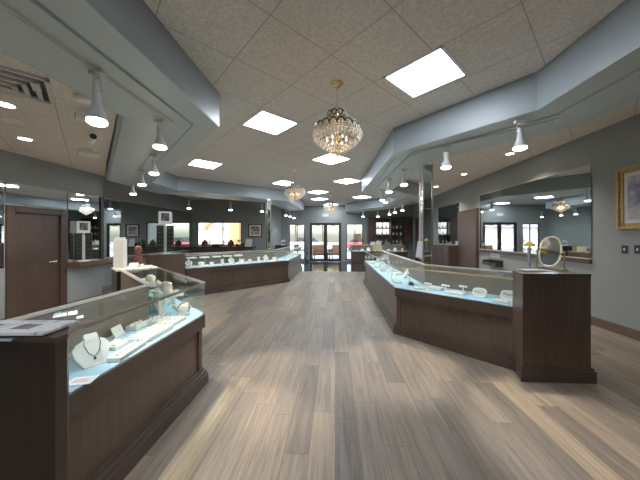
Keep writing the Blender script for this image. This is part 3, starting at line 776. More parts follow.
for a, b in ((2.33, 3.12), (3.18, 3.87)):
    for z in (1.52, 1.9, 2.3): MB().box(a, b, YF-.33, YF-.05, z, z+.012).build('glass_shelf', M['shelfglass'], fc, org)
k = 0
for a in (2.45, 2.65, 2.9, 3.3, 3.5, 3.72):
    for z in (1.1, 1.532, 1.912):
        k += 1
        nm = 'shelf_ornament'
        px_ = 'left' if a < 3.15 else 'right'
        t = thing(nm, 'small pale ornament on the %s shelf of the far wall cabinet, %s bay' % ({1.1: 'bottom', 1.532: 'middle', 1.912: 'upper'}[z], px_), 'ornament', (a, YF-.2, z), 0, 'ornaments in the far wall cabinet, %s %s' % (px_, {1.1: 'bottom', 1.532: 'middle', 1.912: 'upper'}[z]))
        MB().lathe([(.03, 0), (.035, .01), (.05, .06), (.055, .1), (.03, .15), (.02, .17), (.03, .19)], n=14).build('vase', M['white' if k % 2 else 'metal'], t, smooth=True)
        MB().lathe([(.045, 0), (.045, .008)], n=14).build('foot', M['espresso'], t)

# ------------------------------------------------------------------ jewellery displays
def ring_tray(label, loc, rz, w_=.2, d_=.14, rows=3, cols=5, grp=None):
    t = thing('ring_tray', label, 'jewellery tray', loc, rz, grp)
    MB().box(-w_/2, w_/2, -d_/2, d_/2, 0, .028).build('tray', M['white'], t, bevel=.004)
    m = MB()
    for i in range(rows): 
        y = -d_/2+d_*(i+.5)/rows
        m.cyl((-w_/2+.01, y-.008, .03), (w_/2-.01, y-.008, .03), .009, n=8); m.cyl((-w_/2+.01, y+.008, .03), (w_/2-.01, y+.008, .03), .009, n=8)
    m.build('roll_insert', M['white'], t)
    m = MB()
    for i in range(rows):
        for j in range(cols):
            x = -w_/2+w_*(j+.5)/cols; y = -d_/2+d_*(i+.5)/rows
            m.xf(lambda k: k.tube([(.008*math.cos(c), 0, .008*math.sin(c)) for c in [2*PI*q/8 for q in range(8)]], .002, True, 5), Matrix.Translation((x, y, .04)))
            m.octa((x, y, .05), .004, .004)
    tag(m.build('ring_row', M['brass'], t), kind='stuff')
    return t
def strip_tray(label, loc, rz, L=.26, grp=None):
    t = thing('bracelet_tray', label, 'jewellery tray', loc, rz, grp)
    MB().box(-L/2, L/2, -.04, .04, 0, .03).build('tray', M['white'], t, bevel=.006)
    m = MB()
    for i in range(6): m.ball((-L/2+.03+(L-.06)*i/5, 0, .032), .008, 8)
    m.build('gem_row', M['brass'], t)
    return t
def bust(label, loc, rz, s=1.0, grp=None, matn='white'):
    t = thing('necklace_bust', label, 'necklace display', loc, rz, grp)
    out = [(-.05, 0), (.05, 0), (.085, .07), (.092, .12), (.07, .15), (.04, .165), (.032, .2), (-.032, .2), (-.04, .165), (-.07, .15), (-.092, .12), (-.085, .07)]
    R = Matrix.Rotation(-.45, 4, 'X') @ Matrix.Scale(s, 4)
    def sh(q):
        a = [q.bm.verts.new((x, -.012+.02*(abs(x)/.09)**2, z)) for x, z in out]; b = [q.bm.verts.new((x, .012+.02*(abs(x)/.09)**2, z)) for x, z in out]
        q.bm.faces.new(a); q.bm.faces.new(b[::-1]); n = len(out)
        for i in range(n): q.bm.faces.new((a[i], b[i], b[(i+1) % n], a[(i+1) % n]))
    MB().xf(sh, R).build('bust_form', M[matn], t, bevel=.005)
    pts = [(.035, -.016, .175), (.04, -.018, .13), (.025, -.022, .08), (0, -.022, .055), (-.025, -.022, .08), (-.04, -.018, .13), (-.035, -.016, .175)]
    m = MB().xf(lambda q: q.tube(pts, .003, n=6).octa((0, -.024, .045), .009, .013), R); m.build('necklace', M['cord' if matn == 'white' else 'brass'], t)
    MB().cyl((0, .01*s, .0), (0, .085*s, .14*s), .005).cyl((0, .085*s, .14*s), (0, .16*s, .003), .005).build('easel_prop', M[matn], t)
    return t
def easel(label, loc, rz, grp=None):
    t = thing('earring_card', label, 'earring display', loc, rz, grp); R = Matrix.Rotation(-.4, 4, 'X')
    MB().xf(lambda q: q.box(-.055, .055, -.004, .004, 0, .085), R).build('card', M['white'], t, bevel=.002)
    MB().xf(lambda q: q.ball((.015, -.008, .045), .008, 8).ball((-.015, -.008, .045), .006, 8), R).build('pendant', M['brass'], t)
    MB().box(-.04, .04, 0, .06, 0, .006).build('foot', M['white'], t)
    return t
def t_bar(label, loc, rz, grp=None):
    t = thing('bracelet_stand', label, 'bracelet stand', loc, rz, grp)
    MB().lathe([(.035, 0), (.035, .008), (.012, .014), (.009, .03), (.009, .085)], n=14).build('post', M['white'], t, smooth=True)
    MB().cyl((-.05, 0, .09), (.05, 0, .09), .014, n=12).build('bar', M['white'], t)
    MB().xf(lambda q: q.tube([(0, .018*math.cos(c), .018*math.sin(c)) for c in [2*PI*k/10 for k in range(10)]], .003, True, 5), Matrix.Translation((.02, 0, .088))).build('bracelet', M['brass'], t)
    return t
def collar(label, loc, rz, grp=None):
    t = thing('collar_stand', label, 'necklace display', loc, rz, grp); R = Matrix.Rotation(-.35, 4, 'X')
    pts = [(.075*math.copysign(abs(math.cos(c))**.7, math.cos(c)), 0, .058+.052*math.copysign(abs(math.sin(c))**.7, math.sin(c))) for c in [2*PI*k/24 for k in range(24)]]
    MB().xf(lambda q: q.tube(pts, .011, True, 8), R).build('padded_ring', M['white'], t, smooth=True)
    MB().xf(lambda q: q.box(-.062, .062, -.002, .003, .012, .105), R).build('inner_panel', M['greyrail'], t)
    m = MB().xf(lambda q: [q.ball((-.045+.0225*i, -.006, .06+.006*abs(i-2)), .008, 8) for i in range(5)], R); m.build('bead_row', M['darkmetal'], t)
    return t
def cone(label, loc, grp=None, h=.08):
    t = thing('ring_cone', label, 'ring display', loc, random.uniform(0, 6), grp)
    MB().lathe([(.03, 0), (.032, .006), (.02, .02), (.013, h*.7), (.006, h), (.001, h+.002)], n=12).build('cone', M['white'], t, smooth=True)
    MB().xf(lambda q: q.tube([(.016*math.cos(c), .016*math.sin(c), 0) for c in [2*PI*k/10 for k in range(10)]], .003, True, 5).octa((.018, 0, .002), .006, .006), Matrix.Translation((0, 0, h*.5))).build('ring', M['brass'], t)
    return t
def pillow(label, loc, rz, grp=None, L=.16):
    t = thing('bangle_pillow', label, 'bangle display', loc, rz, grp)
    m = MB().xf(lambda q: q.lathe([(.02, -L/2), (.042, -L/2+.015), (.05, 0), (.042, L/2-.015), (.02, L/2)], n=16), Matrix.Translation((0, 0, .06)) @ Matrix.Rotation(PI/2, 4, 'Y'))
    m.build('cushion', M['white'], t, smooth=True)
    MB().box(-L/2, L/2, -.045, .045, 0, .03).build('base', M['white'], t, bevel=.005)
    m = MB()
    for x in (-.03, .025): m.xf(lambda q: q.tube([(0, .052*math.cos(c), .052*math.sin(c)) for c in [2*PI*k/16 for k in range(16)]], .004, True, 5), Matrix.Translation((x, 0, .06)))
    m.build('bangle', M['brass'], t)
    return t
def pedestal(label, loc, rz, h=.14, grp=None):
    t = thing('display_stand', label, 'earring display', loc, rz, grp)
    MB().prism([(-.05, -.025), (.05, -.025), (.05, .025), (-.05, .025)], 0, .015).xf(lambda q: q.prism([(-.045, -.008), (.045, -.008), (.04, .008), (-.04, .008)], .015, h), Matrix.Rotation(-.1, 4, 'X')).build('stand', M['white'], t, bevel=.004)
    MB().ball((.015, -.02, h*.7), .007, 8).ball((-.015, -.02, h*.7), .007, 8).build('earring', M['brass'], t)
    return t
D = lambda px, py: atz(px, py, DECK)[:]
rl = PI/2   # items in the left straight case face the aisle (+x)
def face(seg): return math.atan2(-seg.n.y, -seg.n.x)+PI/2      # local -y looks out through the front glass
fl, fd = face(Ls[0]), face(Ls[1])
bust('white necklace bust with a dark cord pendant in the front left case', D(95, 366), fl-.5, 1.0)
t = thing('price_card', 'small pink and white printed card at the near end of the left case', 'card', D(82, 381), .3)
MB().box(-.06, .06, -.045, .045, 0, .003).build('card', M['paper'], t); MB().box(-.04, .03, -.02, .02, .003, .0038).build('printed_panel', M['pink'], t)
ring_tray('small white tray flat behind the necklace bust in the left case', D(84, 356), fl, .12, .1, 2, 2)
ring_tray('small white ring tray just beyond the necklace bust in the left case', D(116, 347), fl, .12, .1, 2, 2)
strip_tray('long narrow white bracelet tray along the front glass of the left case', D(128, 353), fl+.12, .27)
easel('white earring card leaning against the back of the left case', D(120, 336), fl+.15)
ring_tray('large white ring tray in the middle of the left case', D(152, 335), fl, .3, .16, 4, 6)
ring_tray('white slotted ring tray behind the large one in the left case', D(138, 327), fl, .16, .1, 2, 4)
ring_tray('white ring tray near the corner pillar of the left case', D(172, 323), fl, .22, .14, 3, 4)
ring_tray('white ring tray in the left case below the tall earring stand', D(157, 322), fl, .18, .12, 3, 3)
pedestal('tall plain white earring stand near the corner of the left case', D(162, 315), fl, .17)
pillow('white bangle pillow at the corner of the left case', D(184, 314), fl+.4)
k = 0
kinds = ['ring tray', 'necklace bust', 'earring card', 'bangle pillow', 'ring tray', 'earring stand', 'ring tray', 'necklace bust', 'bracelet tray', 'ring tray', 'earring card', 'bangle pillow']
cnt = {}
for f in (.2, .36, .52, .68, .84):
    for tt in (.1, .3):
        kd = kinds[k]; k += 1; cnt[kd] = cnt.get(kd, 0)+1
        q = Ls[1].on(f, tt); loc = (q.x, q.y, DECK)
        lb = '%s white %s from the corner in the angled left case, %s row' % (ORD[cnt[kd]-1], kd, 'front' if tt < .2 else 'rear')
        if kd == 'ring tray': ring_tray(lb, loc, fd, .2, .14, 3, 4)
        elif kd == 'necklace bust': bust(lb, loc, fd, .9)
        elif kd == 'earring card': easel(lb, loc, fd)
        elif kd == 'bangle pillow': pillow(lb, loc, fd)
        elif kd == 'earring stand': pedestal(lb, loc, fd)
        else: strip_tray(lb, loc, fd)
cb = tuple(caseB.location)
MB().prism([Ls[1].on(.06, .1), Ls[1].on(.94, .1), Ls[1].on(.94, .34), Ls[1].on(.06, .34)], .868, .875).build('shelf', M['shelfglass'], caseB, cb)
for f in (.08, .5, .92):
    q = Ls[1].on(f, .32); MB().cyl((q.x, q.y, DECK), (q.x, q.y, .868), .005).build('support_post', M['metal'], caseB, cb)
for i, f in enumerate((.14, .3, .45, .6, .75, .88)):
    q = Ls[1].on(f, .2); loc = (q.x, q.y, .8755); lb = '%s white %s from the corner on the glass shelf of the angled left case'
    if i in (0, 3): ring_tray(lb % (ORD[i//3], 'ring tray'), loc, fd, .2, .14, 3, 4)
    elif i in (1, 4): pillow(lb % (ORD[i//3], 'bangle pillow'), loc, fd, None, .15)
    elif i == 2: easel(lb % ('only', 'earring card'), loc, fd)
    else: strip_tray(lb % ('only', 'bracelet tray'), loc, fd, .22)
# right angled case
fr, fs = face(Rs[0]), face(Rs[1])
for px, py, lb in [(428, 290, 'left of three white T shaped bracelet stands in the front right case'), (445.5, 292, 'middle of three white T shaped bracelet stands in the front right case'), (463, 293, 'right of three white T shaped bracelet stands in the front right case')]:
    t_bar(lb, D(px, py), fr, 'T shaped bracelet stands in the right case')
ring_tray('white flat tray between the left two T stands in the right case', D(436, 289), fr, .2, .12, 2, 4)
ring_tray('white flat tray between the right two T stands in the right case', D(456, 294), fr, .22, .14, 2, 4)
strip_tray('flat slanted white strip tray left of the T stands in the right case', D(421, 289), fr+.9, .2)
t = thing('watch_box', 'small black watch cushion at the corner of the right case', 'watch cushion', D(411, 285), fs)
MB().box(-.05, .05, -.04, .04, 0, .03).build('box', M['black'], t, bevel=.01)
MB().cyl((-.045, 0, .038), (.045, 0, .038), .022).build('cushion', M['black'], t); MB().lathe([(.018, 0), (.018, .006)], (0, 0, .058), 12).build('watch', M['metal'], t)
collar('left of three round white collar stands in the front right case', D(479, 297), fr)
collar('middle of three round white collar stands in the front right case', D(491, 294), fr)
collar('right of three white collar stands, with dark beads, next to the pedestal', D(508, 300), fr)
ring_tray('white tray below the dark beaded collar in the right case', (*Rs[0].on(.09, .09), DECK), fr, .16, .06, 1, 4)
kinds = ['ring tray', 'ring cone', 'bracelet stand', 'necklace bust', 'earring card', 'ring tray', 'bangle pillow', 'ring tray', 'earring stand', 'ring cone', 'ring tray', 'necklace bust', 'bracelet stand', 'earring card', 'ring tray', 'necklace bust', 'ring tray', 'bangle pillow', 'earring stand', 'ring tray']
cnt = {}; k = 0
def fill(seg, fs_, ts_, kinds, where, fac):
    cnt = {}; k = 0
    for f in fs_:
        for tt in ts_:
            kd = kinds[k % len(kinds)]; k += 1; cnt[kd] = cnt.get(kd, 0)+1
            q = seg.on(f, tt); loc = (q.x, q.y, DECK)
            lb = '%s white %s %s' % (ORD[cnt[kd]-1], kd, where)
            if kd == 'ring tray': ring_tray(lb, loc, fac, .2, .14, 3, 4)
            elif kd == 'necklace bust': bust(lb, loc, fac, 1.0)
            elif kd == 'earring card': easel(lb, loc, fac)
            elif kd == 'bangle pillow': pillow(lb, loc, fac)
            elif kd == 'earring stand': pedestal(lb, loc, fac)
            elif kd == 'ring cone': cone(lb, loc)
            elif kd == 'bracelet stand': t_bar(lb, loc, fac)
            else: strip_tray(lb, loc, fac)
fill(Rs[1], [.09, .19, .29, .39, .49, .59, .69, .79, .89], (.13, .36), kinds, 'from the near corner in the long right aisle case', fs)
fa, fa2 = face(As[0]), face(As[1])
fill(As[0], [.06+.88*i/9 for i in range(10)], (.12, .36), ['ring tray', 'necklace bust', 'ring tray', 'bangle pillow', 'bracelet tray', 'earring card', 'ring tray', 'earring stand'], 'from the left pedestal in the middle distance case', fa)
for i in range(9):
    q = As[1].on(.08+.5*i/8, .16)
    cone('%s white ring cone from the corner in the case by the left aisle edge' % ORD[i], (q.x, q.y, DECK), 'white ring cones in the left aisle case', .12)
fill(As[1], [.66, .75, .84, .93], (.14, .36), ['ring tray', 'necklace bust', 'earring card', 'bangle pillow'], 'from the ring cones in the case by the left aisle edge', fa2)
fill(Fs[0], [.08+.84*i/7 for i in range(8)], (.2,), ['ring tray', 'bangle pillow', 'necklace bust', 'earring stand'], 'from the left end in the far right counter', face(Fs[0]))
# upper glass shelf in the middle case with pale trays
sh = caseA; c0 = tuple(caseA.location)
def shelf_poly(t0, t1, f0, f1): return [As[0].on(f0, t0), As[0].on(f1, t0), As[0].on(f1, t1), As[0].on(f0, t1)]
MB().prism(shelf_poly(.3, .5, .03, .56), .9, .908).build('shelf', M['shelfglass'], sh, c0)
for f in (.05, .2, .37, .54):
    q = As[0].on(f, .4); MB().cyl((q.x, q.y, DECK), (q.x, q.y, .9), .006).build('support_post', M['metal'], sh, c0)
for i in range(5):
    q = As[0].on(.08+.11*i, .4)
    ring_tray('%s white tray from the left on the high shelf of the middle case' % ORD[i], (q.x, q.y, .908), fa, .24, .14, 2, 5, 'white trays on the high glass shelf')

# ------------------------------------------------------------------ things standing on the counters
# newspaper on near-left pedestal
nw = thing('newspaper', 'folded newspaper lying on the near left pedestal', 'newspaper', (-1.45, 1.0, 1.108))
MB().xf(lambda q: q.box(-.36, .3, -.07, .085, .001, .007).box(-.35, .302, -.068, .083, .007, .012), Matrix.Rotation(.06, 4, 'Z')).build('folded_sheets', M['news'], nw)
for i in range(3): MB().xf(lambda q: q.box(-.2+.16*i, -.12+.16*i, -.03+.03*(i % 2), .03, .0122, .0126), Matrix.Rotation(.06, 4, 'Z')).build('printed_photo', M['poster'], nw)
gt = thing('glass_slab', 'green edged glass tray under the newspaper at the left edge', 'glass tray', (-1.4, .955, 1.1))
MB().box(-.25, .17, -.04, .06, .0, .007).build('sheet', M['shelfglass'], gt); MB().box(-.25, .17, -.046, -.04, .0, .007).build('green_edge', M['cloth'], gt)

# right pedestal: papers, flower vase, oval mirror
PT = 1.11
q = atz(534, 270.6, PT)
pp = thing('paper_stack', 'loose stack of white papers on the right pedestal', 'papers', (q.x, q.y, PT))
for i, (a, dx) in enumerate(((.05, 0), (-.1, .03), (.2, -.02))):
    MB().xf(lambda k: k.box(-.13, .13, -.075, .075, .001+.004*i, .004+.004*i), Matrix.Translation((dx, 0, 0)) @ Matrix.Rotation(a, 4, 'Z')).build('sheet', M['paper'], pp)
q = (2.29, 3.18, PT)
M['vaseglass'] = plain('clear_vase_glass', (.8, .84, .84), .08, 0, var=.02); M['vaseglass'].node_tree.nodes['Principled BSDF'].inputs['Transmission Weight'].default_value = .7
v = thing('flower_vase', 'slim clear bud vase with one yellow flower beside the oval mirror', 'vase', q)
MB().lathe([(.03, 0), (.03, .008), (.01, .02), (.012, .1), (.016, .2), (.024, .255), (.022, .255), (.013, .2), (.008, .03)], n=14, cap=False).build('vase', M['vaseglass'], v, smooth=True)
MB().tube([(0, 0, .03), (.004, 0, .15), (0, .004, .27)], .004).build('stem', M['leaf'], v)
m = MB()
for i in range(9):
    a = 2*PI*i/9; m.ball((.032*math.cos(a), .032*math.sin(a), .285), .024, 8, (1, 1, .8))
m.ball((0, 0, .305), .026, 8); fl_ = m.build('flower', M['yellow'], v)
vm = thing('table_mirror', 'oval swivel mirror on a brass stand on the right pedestal', 'table mirror', (2.5, 3.15, PT), -1.0)
Rt = Matrix.Translation((0, 0, .21)) @ Matrix.Rotation(-.26, 4, 'X')
def oval(rx, rz, n=32): return [(rx*math.copysign(abs(math.cos(c))**.8, math.cos(c)), 0, rz*math.copysign(abs(math.sin(c))**.85, math.sin(c))) for c in [2*PI*k/n for k in range(n)]]
def disc(q, rx, rz, y0, y1):
    o = oval(rx, rz); a = [q.bm.verts.new((p[0], y0, p[2])) for p in o]; b = [q.bm.verts.new((p[0], y1, p[2])) for p in o]
    q.bm.faces.new(a); q.bm.faces.new(b[::-1])
    for i in range(len(o)): q.bm.faces.new((a[i], b[i], b[(i+1) % len(o)], a[(i+1) % len(o)]))
MB().xf(lambda q: disc(q, .09, .166, -.004, .006), Rt).build('mirror_glass', M['chrome'], vm)
M['ivory'] = plain('ivory_brass', (.82, .74, .52), .3, .3, var=.06)
MB().xf(lambda q: q.tube(oval(.098, .174), .011, True, 8), Rt).build('frame', M['ivory'], vm, smooth=True)
for s in (-1, 1):
    MB().lathe([(.032, 0), (.034, .008), (.02, .02), (.008, .03), (.006, .1), (.01, .13), (.006, .16), (.006, .19), (.012, .2), (.012, .215), (.003, .225)], (s*.125, 0, 0), 14).cyl((s*.125, 0, .2), (s*.095, 0, .2), .005).build('stand_post', M['brass'], vm, smooth=True)
MB().tube([(-.125, 0, .012), (-.06, .04, .008), (.06, .04, .008), (.125, 0, .012)], .007).build('stand_base', M['brass'], vm)

# left counter end: white box, red carving
q = e0+dq*.41+nq*.41
tw = thing('white_box', 'tall plain white display box standing left of the red carving', 'box', (q.x, q.y, 1.03), .1)
MB().box(-.07, .07, -.045, .045, 0, .42).build('box', M['whiteplastic'], tw, bevel=.004); MB().box(-.055, .055, -.035, .035, .42, .45).build('lid', M['whiteplastic'], tw, bevel=.003)
q = e0+dq*.42+nq*.19
st = thing('oval_carving', 'red brown oval carving on a dark block with white base at the left counter end', 'carving', (q.x, q.y, 1.03), .2)
MB().box(-.065, .065, -.05, .05, 0, .03).build('plinth', M['whiteplastic'], st, bevel=.004)
MB().box(-.045, .045, -.035, .035, .03, .15).build('block', M['red_wood'], st, bevel=.006)
MB().lathe([(.02, .15), (.016, .17), (.02, .185)], n=14).build('neck', M['red_wood'], st, smooth=True)
MB().ball((0, 0, .25), .058, 16, (1, .5, 1.25)).xf(lambda k: k.ball((0, -.028, .25), .018, 8, (.6, .6, 1.6)), Matrix.Identity(4)).build('oval_head', M['red_wood'], st, smooth=True)
cd = thing('price_card', 'small pale card leaning in front of the red carving', 'card', (q.x+.03, q.y-.13, 1.03), .3)
MB().xf(lambda k: k.box(-.06, .06, -.004, .004, 0, .07), Matrix.Rotation(-.5, 4, 'X')).build('card', M['paper'], cd); MB().box(-.05, .05, 0, .05, 0, .006).build('foot', M['black'], cd)

# eyewear towers with poster on top
def eyewear(label, loc, rz, zsc=1.0):
    t = thing('eyewear_tower', label, 'eyewear display', loc, rz)
    MB().lathe([(.12, 0), (.12, .02), (.05, .03)], n=20).build('base', M['whiteplastic'], t)
    MB().cyl((0, 0, .03), (0, 0, .72), .018).box(-.03, .03, -.012, .012, .06, .66).build('spine', M['grille'], t)
    for x in (-.105, .105):
        MB().box(x-.075, x+.075, -.01, .01, .06, .68).build('rack_panel', M['darkmetal'], t)
        for i in range(6):
            z = .1+i*.1
            g = MB().ball((x-.034, -.045, z), .034, 10, (1, .35, .8)).ball((x+.034, -.045, z), .034, 10, (1, .35, .8)).box(x-.02, x+.02, -.05, -.04, z+.005, z+.013).cyl((x-.062, -.045, z+.008), (x-.055, .03, z+.008), .004, n=6).cyl((x+.062, -.045, z+.008), (x+.055, .03, z+.008), .004, n=6)
            g.build('sunglasses', M['black'], t)
    hd = MB().box(-.14, .14, -.012, .012, .72, 1.02).build('poster_board', M['whiteplastic'], t)
    MB().box(-.085, .085, -.0135, -.0115, .79, .98).build('poster_print', M['poster'], hd)
    return t
eyewear('tall eyewear tower with white edged poster on the middle counter pedestal', (-4.07, 5.98, 1.07), .5)
eyewear('eyewear tower with tilted poster, standing in for a mirror reflection beside the brown door', (-5.37, 5.22, .96), 1.15).scale = (.82, .82, .84)  # solid copy of the tower, in place of its reflection in the mirror

# things on the back counter under the window
BT = 1.01
def back(px): 
    d = ray(px, 240); t = (YB-.25)/d[1]; return (d[0]*t, YB-.25, BT)
bust('tall dark brown necklace bust at the left of the window counter', back(203.5), 0, 1.75, None, 'red_wood')
bust('tall dark brown necklace bust right of the window middle', back(230), 0, 1.75, None, 'red_wood')
def plant(label, loc, h, matl, potm='espresso', grp=None, spread=.12, n=26, name='potted_plant'):
    t = thing(name, label, 'plant', loc, 0, grp)
    MB().lathe([(.05, 0), (.07, .1), (.075, .12), (.06, .12)], n=14).build('pot', M[potm], t, smooth=True)
    MB().tube([(0, 0, .1), (.01, 0, h*.5), (0, .01, h*.9)], .008).build('stem', M['bark'], t)
    m = MB()
    for i in range(n):
        a = random.uniform(0, 6.28); r = spread*math.sqrt(random.random()); z = .14+(h-.14)*random.random()
        m.xf(lambda k: k.ico((0, 0, 0), .05, 1, 0, (1, .5, .2)), Matrix.Translation((r*math.cos(a), r*math.sin(a), z)) @ Matrix.Rotation(random.uniform(0, 6), 4, 'Z') @ Matrix.Rotation(random.uniform(-1, 1), 4, 'X'))
    tag(m.build('foliage', M[matl], t), kind='stuff')
    return t
plant('small golden plant in front of the window, left one', back(209.5), .3, 'autumn', 'amber', None, .1)
plant('small golden plant in front of the window, near its middle', back(224), .3, 'autumn', 'amber', None, .1)
plant('dark leafy plant at the right end of the window', back(237.5), .34, 'leaf', 'black', None, .12)
t = thing('jewel_box', 'low dark box between the plants on the window counter', 'box', back(217), 0)
MB().box(-.2, .2, -.1, .1, 0, .09).build('box', M['espresso'], t, bevel=.006); MB().box(-.205, .205, -.105, .105, .09, .12).build('lid', M['espresso'], t, bevel=.006)
for i, px in enumerate((243, 246)):
    t = thing('ornament', 'small dark vase with white top on the window counter, %s of two' % ('left', 'right')[i], 'vase', back(px), 0)
    MB().lathe([(.04, 0), (.06, .06), (.05, .14), (.025, .18), (.03, .2)], n=14).build('body', M['black'], t, smooth=True); MB().ball((0, 0, .21), .03, 10).build('stopper', M['whiteplastic'], t)
t = thing('sign_holder', 'tilted white paper sign on the right end of the window counter', 'sign', (-3.98, YB-.36, BT), .1)
MB().xf(lambda k: k.box(-.15, .15, -.004, .004, 0, .36), Matrix.Rotation(-.25, 4, 'X') @ Matrix.Rotation(.1, 4, 'Y')).build('sheet', M['paper'], t); MB().box(-.1, .1, 0, .13, 0, .008).build('foot', M['metal'], t)
# desk with white telephone-like sculpture near entrance, shrub
dk = thing('small_desk', 'small dark desk against the passage wall left of the entrance', 'desk', (-2.75, 13.55, 0))
MB().box(-.35, .35, -.3, .3, .98, 1.02).build('desk_top', M['espresso'], dk); MB().box(-.33, .33, -.28, .28, .5, .98).build('drawer_box', M['espresso'], dk)
for sx in (-1, 1):
    for sy in (-1, 1): MB().box(sx*.3-.025, sx*.3+.025, sy*.25-.025, sy*.25+.025, 0, .5).build('leg', M['espresso'], dk)
sc = thing('white_sculpture', 'small white curved sculpture on the dark desk by the entrance', 'sculpture', (-2.75, 13.5, 1.02))
MB().box(-.1, .1, -.07, .07, 0, .04).build('plinth', M['whiteplastic'], sc); MB().tube([(-.07, 0, .03), (-.1, 0, .13), (-.02, 0, .24), (.06, 0, .19), (.11, 0, .27)], .035, n=10).build('figure', M['whiteplastic'], sc, smooth=True)
plant('tall slim dark shrub between the left side window and the entrance door', (-1.64, 14.75, 0), 1.5, 'leaf', 'black', None, .13, 90, 'tall_shrub')
t = thing('box', 'yellowish carton at the far end of the long right aisle case', 'box', (1.33, 8.2, 1.046))
MB().box(-.13, .13, -.08, .08, 0, .13).build('carton', M['amber'], t, bevel=.003); MB().box(-.134, .134, -.084, .084, .1, .138).build('lid', M['amber'], t)
for i, (x, h, mt) in enumerate(((2.0, .16, 'whiteplastic'), (2.3, .2, 'whiteplastic'), (2.75, .14, 'metal'))):
    t = thing('gift_box', '%s pale gift box from the left on top of the far counter' % ORD[i], 'gift box', (x, 13.78, 1.028))
    MB().box(-.12, .12, -.09, .09, 0, h).build('box', M[mt], t, bevel=.004); MB().box(-.125, .125, -.012, .012, .0, h+.004).build('ribbon', M['gold'], t)
plant('dark flower arrangement at the right end of the far counter', (3.45, 13.78, 1.028), .5, 'leaf', 'amber', None, .12, 30)
plant('low green plant at the left end of the far counter', (1.05, 13.76, 1.028), .22, 'leaf', 'whiteplastic', None, .14, 24)
t = thing('monitor', 'small dark screen in front of the right side window', 'screen', (1.25, 14.45, 0))
MB().box(-.15, .15, -.12, .12, 0, .03).box(-.02, .02, -.02, .02, .03, 1.3).build('stand', M['black'], t); MB().box(-.22, .22, -.02, .02, 1.3, 1.62).build('screen', M['amber'], t, bevel=.006)
t = thing('exit_sign', 'faint grey sign plate above the entrance doors', 'sign', (-.55, YF, 2.6))
MB().box(-.2, .2, -.03, -.001, 0, .2).build('plate', M['soffit'], t, bevel=.004); MB().box(-.17, .17, -.034, -.029, .03, .17).build('face_panel', M['grille'], t)

# ------------------------------------------------------------------ outdoors
tag(MB().box(-40, 40, YF+.16, 60, -.14, -.04).build('pavement', M['concrete']), kind='structure')
tag(MB().box(-40, 40, 24, 34, -.04, -.02).build('street', M['asphalt']), kind='structure')
tag(MB().box(-40, XL-.4, YB-10, YF+.16, -.14, -.04).build('side_pavement', M['concrete']), kind='structure')
def armchair(label, loc, rz):
    t = thing('patio_armchair', label, 'armchair', loc, rz, 'brown wicker armchairs outside')
    MB().box(-.4, .4, -.38, .38, .28, .44).build('seat', M['wicker'], t, bevel=.03)
    MB().xf(lambda q: q.box(-.42, .42, .3, .4, .3, .98), Matrix.Rotation(-.08, 4, 'X')).build('backrest', M['wicker'], t, bevel=.05)
    for s in (-1, 1):
        MB().box(s*.42-.06, s*.42+.06, -.38, .36, .28, .68).build('armrest', M['wicker'], t, bevel=.04)
        for y in (-.33, .33): MB().box(s*.38-.03, s*.38+.03, y-.03, y+.03, 0, .3).build('leg', M['espresso'], t)
    return t
ac = armchair('left brown wicker armchair outside the glass doors', (-1.02, 17.0, -.04), .25)
dup(ac, (.1, 17.1, -.04), -.25, 'right brown wicker armchair outside the glass doors')
pt_ = thing('patio_table', 'small dark round table between the armchairs outside', 'table', (-.45, 15.85, -.04))
MB().lathe([(.3, .5), (.3, .53)], n=24).build('tabletop', M['espresso'], pt_); MB().cyl((0, 0, .02), (0, 0, .5), .04).build('pedestal', M['espresso'], pt_); MB().lathe([(.22, 0), (.2, .03)], n=20).build('foot', M['espresso'], pt_)
def hip(m, x0, x1, y0, y1, z0, z1):
    k = (y1-y0)/2; b = [m.bm.verts.new(p_) for p_ in ((x0, y0, z0), (x1, y0, z0), (x1, y1, z0), (x0, y1, z0), (x0+k, y0+k, z1), (x1-k, y0+k, z1))]
    for f_ in ((0, 1, 5, 4), (1, 2, 5), (2, 3, 4, 5), (3, 0, 4), (3, 2, 1, 0)): m.bm.faces.new([b[i] for i in f_])
    return m
bd = thing('building', 'pale pink building with blue grey roof seen through the left window', 'building', (-19, 38, -.04)); org = tuple(bd.location)
MB().box(-30, -9.5, 34, 42, -.04, 2.6).build('wall', M['stucco'], bd, org)
hip(MB(), -30.5, -9.0, 33.3, 42.7, 2.6, 6.2).build('roof', M['slate'], bd, org)
for x in (-24, -15.6): 
    f = MB().box(x-.5, x+.5, 33.93, 33.99, .9, 2.0).build('window', M['lampwhite'], bd, org); MB().box(x-.42, x+.42, 33.9, 33.93, .98, 1.92).build('pane', M['slate'], f, org)
cn = thing('entrance_canopy', 'orange arched entrance canopy outside the left window', 'canopy', (-6.3, 17.0, -.04)); org = tuple(cn.location)
MB().box(-6.9, -6.25, 16.5, 17.1, -.04, 2.9).build('pillar', M['orange'], cn, org)
m = MB()
for i in range(8):
    a0, a1 = PI/2*i/8, PI/2*(i+1)/8
    x0, z0 = -6.9-1.7*math.sin(a0), 1.9+.7*math.cos(a0); x1, z1 = -6.9-1.7*math.sin(a1), 1.9+.7*math.cos(a1)
    v_ = [m.bm.verts.new(p_) for p_ in ((x0, 16.5, z0), (x1, 16.5, z1), (x1, 16.5, 2.9), (x0, 16.5, 2.9), (x0, 17.1, z0), (x1, 17.1, z1), (x1, 17.1, 2.9), (x0, 17.1, 2.9))]
    for f_ in ((0, 1, 2, 3), (7, 6, 5, 4), (0, 4, 5, 1), (2, 6, 7, 3), (0, 3, 7, 4), (1, 5, 6, 2)): m.bm.faces.new([v_[k_] for k_ in f_])
m.build('arch', M['orange'], cn, org)
